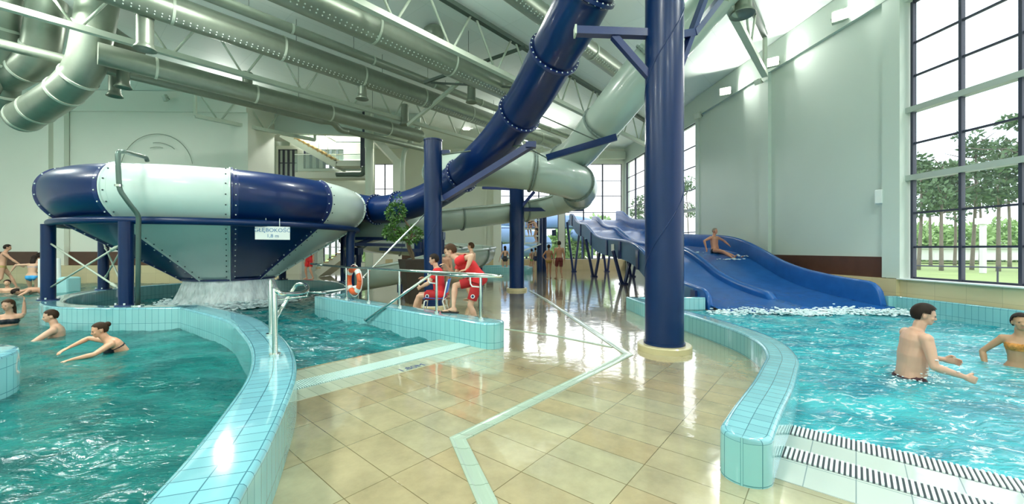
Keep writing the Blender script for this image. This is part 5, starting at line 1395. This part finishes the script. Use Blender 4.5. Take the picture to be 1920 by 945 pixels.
# leaning lifeguard, facing left (-X)
def loc_of(O, yaw, p):
    m = Matrix.Rotation(-yaw, 3, 'Z'); return tuple(m@(V(p)-V(O)))
O = V((-.60, 7.02, 0)); yw = R(88)
S_ = 1.80/1.75
def LT(p, O=None, s=1.): 
    q = V(p)-O; m = Matrix.Rotation(-yw, 3, 'Z'); return tuple((m@q)/s)
rail = W(871, 510, 6.72); knee_t = (-1.05, 6.78, .46)
lg, J, HH = person('lifeguard in red T-shirt and shorts leaning over the railing, one foot on the parapet', O, yw, 1.80, lean=52, bend=10, pel=(0, 0, .92), head=(0, 38),
    hands={'L': (LT(rail+V((.03, 0, .035)), O, S_), (-.4, -1, .6)), 'R': (LT(W(838, 492, 7.02)+V((.0, 0, -.09)), O, S_), (.1, .1, -1))},
    feet={'R': (LT(V((-1.0, 6.78, .475)), O, S_), (.3, 1, .4)), 'L': ((-.10, -.02, .08), (-.1, 1, 0))},
    hair='brown', clothes=[('shorts', REDS, .80, .12), ('tshirt', RED), ('flipflops',)], vox=.009, detail=True, curl=.9, palms={'L': (0, .2, -1), 'Ld': (0, .9, -.15), 'thumb': (1, .2, .2)}, skinc=(.62, .37, .26))
def on_leg(O, J, key, t, yaw, d=.105):
    hj, kn, an, fd = J['leg'+key]; m = Matrix.Rotation(yaw, 3, 'Z'); return O+m@hj.lerp(kn, t)+V((0, -d, 0))
badge('round badge', on_leg(O, J, 'L', .62, yw), (-.1, -1, .1), .035, lg)
# seated lifeguard
O = V((-1.63, 8.35, 0)); yw = R(92)
chair('blue plastic chair with white legs under the seated lifeguard', O+V((.02, 0, 0)), yw)
lg2, J2, _ = person('lifeguard in red sitting on the blue chair facing the pool', O+V((.08, 0, 0)), yw, 1.76, lean=14, bend=-6, pel=(0, -.04, .55), head=(0, -4),
    hands={'L': ((-.10, .34, .68), (-1, -.6, 0)), 'R': ((.10, .30, .84), (1, -.4, -.6))},
    feet={'L': ((-.11, .52, .08), (0, .6, 1)), 'R': ((.11, .44, .08), (0, .6, 1))},
    hair='dark', clothes=[('shorts', REDS, .72, .12), ('tshirt', RED)], vox=.010, detail=True, skinc=(.60, .36, .25))
badge('b', on_leg(O+V((.08, 0, 0)), J2, 'L', .55, yw, .10), (-.1, -1, .1), .04, lg2)
# third lifeguard behind the bowl
person('lifeguard in red seen from behind the bowl, legs apart on the far deck', (W(581, 0, 19.4).x, 19.4, 0), R(160), 1.78, feet={'L': ((-.2, 0, .08), (0, 1, 0)), 'R': ((.2, 0, .08), (0, 1, 0))}, hair='brown', clothes=[('shorts', RED, .75, .12), ('tshirt', RED)], vox=.014)
def px_at(x, D): return (x-CX)/F*D
# boy and child near the flume end
person('bare-chested boy standing by the flume end, arm stretched to its rim', (px_at(884, 11.6), 11.6, 0), R(70), 1.66, hands={'L': ((-.1, .62, 1.42), (-1, 0, -1)), 'R': ((.25, .05, .8), (1, -1, 0))}, hair='brown', clothes=[('shorts', cmat('dark_trunks', (.02, .02, .05)), .4, .08)], vox=.011, skinc=(.62, .38, .25), detail=True)
person('dark-haired child standing behind the leaning lifeguard', (px_at(838, 12.0), 12.0, 0), R(150), 1.50, child=True, hair='dark', clothes=[('trunks', cmat('dark_trunks', (.02, .02, .05)))], vox=.012)
BLK = cmat('black_swimwear', (.01, .012, .02), .6)
person('woman in black swimsuit standing beside the far blue column', (px_at(947, 23.2), 23.2, 0), R(8), 1.66, female=True, hands={'L': ((-.36, -.06, .86), (-1, -.5, 0)), 'R': ((.34, -.04, .84), (1, -.5, 0))}, feet={'L': ((-.14, 0, .08), (0, 1, 0)), 'R': ((.16, .1, .08), (0, 1, 0))}, hair='dark', long=.08, clothes=[('swimsuit', BLK)], vox=.013, skinc=(.62, .36, .25))
person('boy in green trunks far back beside girl in dark swimsuit', (px_at(997, 26.6), 26.6, 0), R(20), 1.47, child=True, hair='dark', clothes=[('trunks', cmat('green_trunks', (.10, .35, .04)))], vox=.014)
person('girl in dark blue swimsuit far back under the climbing tower', (px_at(1003.5, 26.2), 25.9, 0), R(5), 1.56, female=True, hair='dark', bun=True, clothes=[('swimsuit', cmat('navy_swimwear', (.01, .02, .08), .6))], vox=.014, skinc=(.7, .46, .33))
wp = V((px_at(1029, 19.9), 19.9, 0)); mp_ = V((px_at(1048.5, 19.6), 19.6, 0))
person('woman in tan bikini walking away hand in hand with a man', wp, R(-3), 1.70, female=True, hands={'R': ((.27, .02, .80), (1, -.4, 0)), 'L': ((-.20, .16, 1.0), (-1, -.8, 0))}, feet={'L': ((-.07, -.12, .10), (0, 1, 0)), 'R': ((.08, .16, .08), (0, 1, 0))}, hair='dark', bun=True, clothes=[('bikini_bottom', cmat('tan_swimwear', (.35, .22, .06))), ('bikini_top', cmat('tan_swimwear', (.35, .22, .06)))], vox=.011, skinc=(.40, .20, .11))
person('tall man in dark red checked shorts walking away with a woman', mp_, R(3), 1.87, hands={'L': ((-.27, .0, .80), (-1, -.5, 0)), 'R': ((.26, .02, .82), (1, -.5, 0))}, feet={'L': ((-.11, .12, .08), (0, 1, 0)), 'R': ((.10, -.14, .11), (0, 1, 0))}, hair='dark', clothes=[('shorts', cmat('dark_red_shorts', (.13, .02, .02), .8, .6, 22), .78, .12)], vox=.011, skinc=(.45, .24, .14))
person('bather in the climbing tower, upper of two', (px_at(994, 25.4), 25.35, 2.28), R(30), 1.7, hair='brown', clothes=[('trunks', BLK)], vox=.016, skinc=(.62, .38, .26))
person('bather gripping the ladder of the climbing tower, lower of two', (px_at(1006, 25.2), 25.15, 1.9), R(60), 1.6, lean=25, hands={'L': ((-.2, .5, 1.2), (-1, 0, 0)), 'R': ((.2, .45, 1.1), (1, 0, 0))}, hair='brown', clothes=[('trunks', BLK)], vox=.016, skinc=(.62, .38, .26))
# sliding man
sy = 15.1; sx = px_at(1341, sy)
person('man sliding down the wave slide leaning back with arms spread', (sx, sy, zfl(sy)+.03), R(182+22), 1.78, lean=-16, bend=14, pel=(0, 0, .10), head=(10, -6),
    hands={'R': ((.42, -.05, .18), (1, -.6, .3)), 'L': ((-.55, .16, .26), (-1, -.5, .5))}, feet={'L': ((-.16, .84, -.22), (-.2, .2, 1)), 'R': ((.12, .80, -.19), (.2, .3, 1))},
    footdir={'L': (-.3, .6, .7), 'R': (.1, .6, .7)}, hair='grey', clothes=[('trunks', BLK)], vox=.010, detail=True, skinc=(.60, .27, .17), fat=1.1, palms={'thumb': (0, 1, 0), 'L': (0, 0, -1), 'R': (0, 0, -1)})
# man in the right pool
md = 4.62
person('man with wet back standing waist-deep in the right pool, elbows bent', (px_at(1709, md), md, -.97), R(-112), 1.82, fat=1.2, lean=4, bend=4, twist=4, head=(-18, -4),
    hands={'R': ((.25, .31, 1.03), (.4, -1, -.5)), 'L': ((-.20, .36, 1.10), (-.4, -1, -.5))}, hair='dark', clothes=[('shorts', cmat('dark_patterned_trunks', (.06, .012, .02), .5, 1., 9), .5, .0)], vox=.008, detail=True, skinc=(.60, .34, .24), hcurl={'L': .95, 'R': .95}, palms={'thumb': (0, 0, 1), 'L': (1, 0, -.1), 'R': (-1, 0, -.1)})
person('woman in floral bikini at the right edge of the frame in the right pool', (px_at(1913, 5.15), 5.15, -1.02), R(130), 1.66, female=True, head=(10, 0),
    hands={'R': ((.30, .04, .92), (1, -.4, 0)), 'L': ((-.3, .04, .92), (-1, -.4, 0))}, hair='dark', bun=True, clothes=[('bikini_top', cmat('floral_orange_bikini', (.5, .2, .04), .7, .9, 40)), ('bikini_bottom', BLK)], vox=.009, detail=True, skinc=(.42, .23, .13))
# left pool
person('dark-haired swimmer with a hand at the chin, nearest the round parapet', (px_at(110, 6.9), 6.9, -1.24), R(128), 1.68, lean=6, head=(10, -4), hands={'L': ((-.04, .28, 1.16), (-1, 0, .1)), 'R': ((.34, .22, 1.12), (1, 0, 0))}, hair='wet', clothes=[('trunks', BLK)], vox=.009, detail=True, skinc=(.62, .36, .25))
person('swimmer gliding left with both arms stretched forward', (px_at(205, 5.85), 5.85, -1.10), R(138), 1.66, female=True, lean=26, bend=10, pel=(0, -.2, .85), head=(8, 22), hands={'L': ((-.26, .40, 1.12), (-1, -.2, -.1)), 'R': ((.22, .42, 1.22), (1, 0, .5))}, hair='wet', bun=True, clothes=[('bikini_top', BLK), ('bikini_bottom', BLK)], vox=.009, detail=True, skinc=(.62, .32, .20), palms={'L': (0, 0, -1), 'R': (0, 0, -1)})
hp = V((-9.82, 8.0, .40)); O = V((px_at(18, 7.7), 7.7, -1.12)); yw = R(-140); s_ = 1.62/1.75
person('girl with long brown hair holding the parapet with one hand', O, yw, 1.62, female=True, head=(-30, -6), hands={'L': (LT(hp, O, s_), (0, 0, -1)), 'R': ((.4, .1, 1.0), (1, 0, -.3))}, hair='brown', long=.22, clothes=[('bikini_top', BLK), ('bikini_bottom', BLK)], vox=.010, detail=True, skinc=(.60, .33, .22), curl=.5)
person('person striding at the far left edge of the left pool', (px_at(4, 15.2), 15.2, -.12), R(-42), 1.78, lean=10, hands={'R': ((.2, .45, .95), (1, -.5, 0)), 'L': ((-.25, -.1, .9), (-1, -1, 0))}, feet={'L': ((-.1, .35, .08), (0, 1, 0)), 'R': ((.1, -.3, .15), (0, 1, 0))}, hair='dark', clothes=[('trunks', cmat('ochre_trunks', (.4, .3, .1)))], vox=.014)
person('woman in light blue bikini wading beyond the bowl leg', (px_at(60, 14.7), 14.7, -.45), R(25), 1.70, female=True, lean=12, hands={'L': ((-.55, .0, 1.15), (-1, -.3, 0)), 'R': ((.45, .25, 1.1), (1, -.4, 0))}, hair='dark', long=.2, clothes=[('bikini_bottom', cmat('light_blue_bikini', (.05, .35, .7))), ('bikini_top', cmat('light_blue_bikini', (.05, .35, .7)))], vox=.012, skinc=(.62, .38, .26))
person('dark-haired child behind the woman in light blue bikini', (px_at(74, 15.8), 15.8, -.30), R(40), 1.60, child=True, hair='dark', clothes=[('trunks', BLK)], vox=.014)
person('swimmer floating face down at the far left', (px_at(40, 13.2), 13.2, -.09), R(140), 1.75, lean=86, bend=4, pel=(0, -.55, .02), head=(0, 0), hands={'L': ((-.5, .1, .0), (-1, 0, 0)), 'R': ((.5, .3, .0), (1, 0, 0))}, feet={'L': ((-.12, -1.35, .0), (0, 0, -1)), 'R': ((.12, -1.35, .0), (0, 0, -1))}, footdir={'L': (0, -1, -.2), 'R': (0, -1, -.2)}, hair='dark', clothes=[('trunks', BLK)], vox=.013, skinc=(.55, .30, .20))
person('dark-haired bather crouching in the water at the far left edge', (px_at(14, 13.6), 13.6, -1.18), R(-150), 1.6, hair='dark', clothes=[('trunks', BLK)], vox=.014, skinc=(.58, .34, .22))
# ================================================================ OUTSIDE
mb = MB()
def gq(x0, x1, y0, y1, z, mi): mb.add([(x0, y0, z), (x1, y0, z), (x1, y1, z), (x0, y1, z)], [(0, 1, 2, 3)], mi)
gq(10.9, 90, -60, 120, -.12, 0); gq(-60, 10.9, 29.0, 120, -.12, 0); gq(12.5, 20, -60, 120, -.11, 1); gq(-60, 12.5, 30, 36, -.11, 1)
struct(mb.build('ground_outside', [MT['grass'], MT['sand']]))
def pine(lab, x, y, h, seed, lean_=.0):
    rs = random.Random(seed); t = thing('pine_tree', lab, 'tree', (x, y, 0), 'pines outside the right window')
    top = V((x+lean_, y+rs.uniform(-.4, .4), h*.93)); mid = V((x+lean_*.3+rs.uniform(-.2, .2), y, h*.5))
    P = spline([V((x, y, -.1)), mid, top], 6); n = len(P); mb = MB(); mb.tube(P, [.13-.10*i/n for i in range(n)], 8)
    for k in range(12):
        i = int(n*rs.uniform(.5, .95)); a = rs.uniform(0, 6.28); l = rs.uniform(.8, 2.0); b = P[min(i, n-1)]; mb.tube([b, b+V((math.cos(a)*l*.5, math.sin(a)*l*.5, .15)), b+V((math.cos(a)*l, math.sin(a)*l, .5))], [.05, .035, .015], 5)
    mb.build('trunk', MT['pinebark'], t, smooth=True)
    mb = MB()
    for k in range(15):
        z = h*rs.uniform(.50, 1.0); w = (1.1-(z/h-.5))*1.7; a = rs.uniform(0, 6.28); rr = rs.uniform(.1, w); f = (z/h); c = V((x+lean_*f+math.cos(a)*rr, y+math.sin(a)*rr, z))
        leaves(mb, c, (rs.uniform(.5, 1.), rs.uniform(.5, 1.), rs.uniform(.25, .5)), 75, rs, .34)
    o = mb.build('crown', MT['pine'], t, merge=False); o['kind'] = 'stuff'
# px column, distance, height
for i, (px, D, h, lab) in enumerate(((1722, 30, 8.6, 'pine at the left edge of the big window'), (1745, 36, 8.8, 'second pine in the left column of panes, slightly farther'), (1765, 29, 8.2, 'slender pine in the left panes, left of the mullion'), (1790, 38, 9.6, 'distant pine right before the first mullion'),
        (1822, 30, 10.2, 'tall pine just right of the first mullion'), (1838, 40, 10.5, 'far pine behind the white post'), (1872, 28, 9.2, 'pine standing right of the white post'), (1893, 34, 10.8, 'tall pine left of the last mullion'), (1915, 27, 10.6, 'pine at the right frame edge of the big window'),
        (1292, 62, 13, 'pine seen through the narrow far window'), (1195, 60, 10, 'pine beyond the far right corner windows'))):
    pine(lab, (px-CX)/F*D, D, h, 20+i, (-1)**i*.5)
def bush(lab, x, y, z, rad, seed, n=1500, mt='shrub', size=.6):
    rs = random.Random(seed); mb = MB(); t = thing('shrub', lab, 'shrub', (x, y, 0), 'shrubs outside')
    for k in range(6):
        a = rs.uniform(0, 6.28); leaves(mb, V((x+math.cos(a)*rad*.5, y+math.sin(a)*rad*.5, z+rs.uniform(-.2, .4)*rad)), (rad*.6, rad*.6, rad*.55), n//6, rs, size)
    o = mb.build('foliage', MT[mt], t, merge=False); o['kind'] = 'stuff'
    mb = MB(); mb.cyl((x, y, -.1), (x, y, z), .08, n=6); mb.build('stem', MT['bark'], t)
for i, (px, D, z, r) in enumerate(((1720, 52, 2.2, 3.2), (1760, 54, 2.0, 3.0), (1800, 50, 2.4, 3.4), (1850, 53, 2.2, 3.2), (1900, 50, 2.6, 3.6), (1040, 50, 1.2, 1.7), (1075, 46, 1.6, 2.2), (960, 46, 1.6, 2.), (1120, 48, 3.0, 2.6), (700, 40, 2., 2.))):
    bush(['bright green shrub in the leftmost window panes', 'bright green shrub left of the first mullion', 'bright green shrub behind the first mullion', 'bright green shrub behind the white post', 'bright green shrub at the right frame edge', 'green shrub seen between the end windows above the couple', 'green shrub outside beyond the slide legs', 'green shrub outside left of the far column', 'green shrub beyond the top of the wave slide', 'green shrub outside behind the bowl legs'][i], px_at(px, D), D, z, r, 60+i)
mb = MB(); x = px_at(1843, 26); mb.cyl((x, 26, -.1), (x, 26, 3.1), .16, n=14); mb.box((x, 26, 3.3), (.5, .5, .4)); tag(mb.build('white_post', MT['plain'], smooth=True, auto=True), 'white lamp post outside between the pines', 'lamp post')
x = px_at(1775, 44); t = thing('white_building', 'low white building far behind the pines', 'building', (x, 44, 0)); mb = MB(); mb.box((x+1, 44, .9), (9, 4, 1.2)); mb.build('wall', MT['plain'], t); mb = MB(); mb.box((x+1, 44, 1.6), (9.6, 4.6, .2)); mb.build('roof', MT['framel'], t)
mb = MB()
for i in range(9):
    p = V((13.2+i*2.2, 24-i*2.6, 0)); mb.cyl(p, p+V((0, 0, .75)), .03, n=6)
mb.cyl((13.2, 24, .72), (13.2+8*2.2, 24-8*2.6, .72), .03, n=6); tag(mb.build('rail_fence', MT['frame']), 'low dark rail fence outside the big window', 'fence')
# outdoor blue slides beyond the end wall
MT['outslide'] = mat('overexposed_blue', (.16, .28, .5), .4)  # slide blue made paler: outdoor overexposure put into the colour
def oslide(lab, pts, r):
    P = spline([V(p) for p in pts], 5); t = thing('outdoor_slide', lab, 'water slide', tuple(P[0])); mb = MB(); mb.tube(P, r, 18); mb.build('tube_section', MT['outslide'], t, smooth=True)
    for i in range(5, len(P)-2, 8):
        mb = MB(); mb.cyl((P[i].x, P[i].y, -.1), P[i]-V((0, 0, r*.8)), .12, n=10); mb.build('support', MT['bluec'], t)
oslide('wide blue outdoor tube slide beyond the left end window', [(-4, 38, 3.0), (-1, 37, 2.9), (1.5, 36.5, 2.5), (3.0, 37.5, 2.0), (2.5, 39.5, 1.6), (0, 40, 1.3), (-3, 39.5, 1.)], .75)
oslide('blue outdoor tube slide higher up beyond the end windows', [(-2, 42, 4.4), (1.5, 41, 4.2), (5.5, 40, 4.2), (8, 41, 3.9), (9, 43, 3.4), (7, 45, 3.0)], .7)
# ================================================================ LIGHT
w = bpy.data.worlds.new('sky'); sc.world = w; w.use_nodes = True; t = w.node_tree; t.nodes.clear()
o = t.nodes.new('ShaderNodeOutputWorld'); b = t.nodes.new('ShaderNodeBackground'); tc = t.nodes.new('ShaderNodeTexCoord')
mp = N(t, 'ShaderNodeMapping'); mp.inputs['Scale'].default_value = (1, 1, 3.); L(t, tc.outputs['Generated'], mp.inputs[0])
n = N(t, 'ShaderNodeTexNoise'); n.inputs['Scale'].default_value = 2.2; n.inputs['Detail'].default_value = 5; L(t, mp.outputs[0], n.inputs[0])
cr = N(t, 'ShaderNodeValToRGB'); cr.color_ramp.elements[0].position = .4; cr.color_ramp.elements[0].color = (.78, .90, 1, 1); cr.color_ramp.elements[1].position = .62; cr.color_ramp.elements[1].color = (1, 1, 1, 1)
L(t, n.outputs['Fac'], cr.inputs[0]); L(t, cr.outputs[0], b.inputs[0]); b.inputs[1].default_value = SKY; L(t, b.outputs[0], o.inputs[0])
sd = bpy.data.lights.new('sun', 'SUN'); sd.energy = 1.2; sd.angle = R(8); sd.color = (1, .97, .9); so = bpy.data.objects.new('sun', sd); COL.objects.link(so)
so.rotation_euler = V((-.35, .55, -.75)).to_track_quat('-Z', 'Y').to_euler()
# made-up fill lamps that brighten the hall, kept out of frame above and behind
def add_fill(lab, p, e):
    p = V(p); tt = thing('fill_lamp', lab, 'lamp', tuple(p), 'added fill lamps out of view'); mb = MB(); mb.box(p, (1.4, .5, .08)); mb.build('housing', MT['steelw'], tt)
    mb = MB(); mb.box(p-V((0, 0, .045)), (1.3, .42, .012)); mb.build('diffuser', mat('fill_lamp_diffuser', (1, 1, 1), .5, emis=((1, 1, .95), 12)) if 'diff' not in MT else MT['diff'], tt)
    lu = bpy.data.lights.new('fill_lamp_uplight', 'AREA'); lu.shape = 'RECTANGLE'; lu.size = 1.3; lu.size_y = .42; lu.energy = e*.30; lu.color = (.96, 1, .93); lo = bpy.data.objects.new('fill_lamp_uplight', lu); COL.objects.link(lo); lo.location = p+V((0, 0, .06)); lo.rotation_euler = (math.pi, 0, 0)  # upward half of the added lamp, brightens the ceiling
    for dx in (-.5, .5):
        mb = MB(); mb.cyl(p+V((dx, 0, .03)), (p.x+dx, p.y, CEIL), .008, n=6); mb.build('hanger', MT['steeld'], tt)
    ld = bpy.data.lights.new('fill_lamp_light', 'AREA'); ld.shape = 'RECTANGLE'; ld.size = 1.3; ld.size_y = .42; ld.energy = e; ld.color = (.96, 1, .93); lo = bpy.data.objects.new('fill_lamp_light', ld); COL.objects.link(lo); lo.location = p-V((0, 0, .06))
MT['diff'] = mat('fill_lamp_diffuser', (1, 1, 1), .5, emis=((1, 1, .95), 12))
for i, (x, y) in enumerate(((-14, -3), (-6, -3), (2, -3), (-16, 4), (-8.5, 2.5), (5.5, -1), (-1, 1.5), (6.5, 4.), (-12, 9.6), (-18, 9.5), (-6.4, 9.2), (-1, 9.4), (4.5, 9.4))): add_fill('unseen flat fill lamp added above the frame', (x, y, 7.9), FILL_E*(1.7 if x < -5 else .8))
add_fill('hidden flat fill lamp added over the upper staircase', (-10.8, 22.2, 8.5), 350)  # extra lamp added behind the header to brighten the dim stair area
# ================================================================ CAMERA
cd = bpy.data.cameras.new('camera'); cam = bpy.data.objects.new('camera', cd); COL.objects.link(cam); sc.camera = cam
cam.location = (0, 0, EYE); cam.rotation_euler = (R(90), 0, 0); cd.sensor_width = 36; cd.lens = 36*F/1920; cd.shift_y = -(472.5-HZ)/1920; cd.clip_start = .05; cd.clip_end = 500
sc.view_settings.view_transform = 'Standard'; sc.view_settings.look = 'None'; sc.view_settings.gamma = 1; sc.view_settings.use_curve_mapping = False
sc.view_settings.exposure = EXPO
sc.cycles.use_denoising = True; sc.cycles.max_bounces = 8; sc.cycles.transparent_max_bounces = 16; sc.cycles.diffuse_bounces = 6; sc.cycles.caustics_reflective = False; sc.cycles.caustics_refractive = False; sc.cycles.sample_clamp_indirect = 6
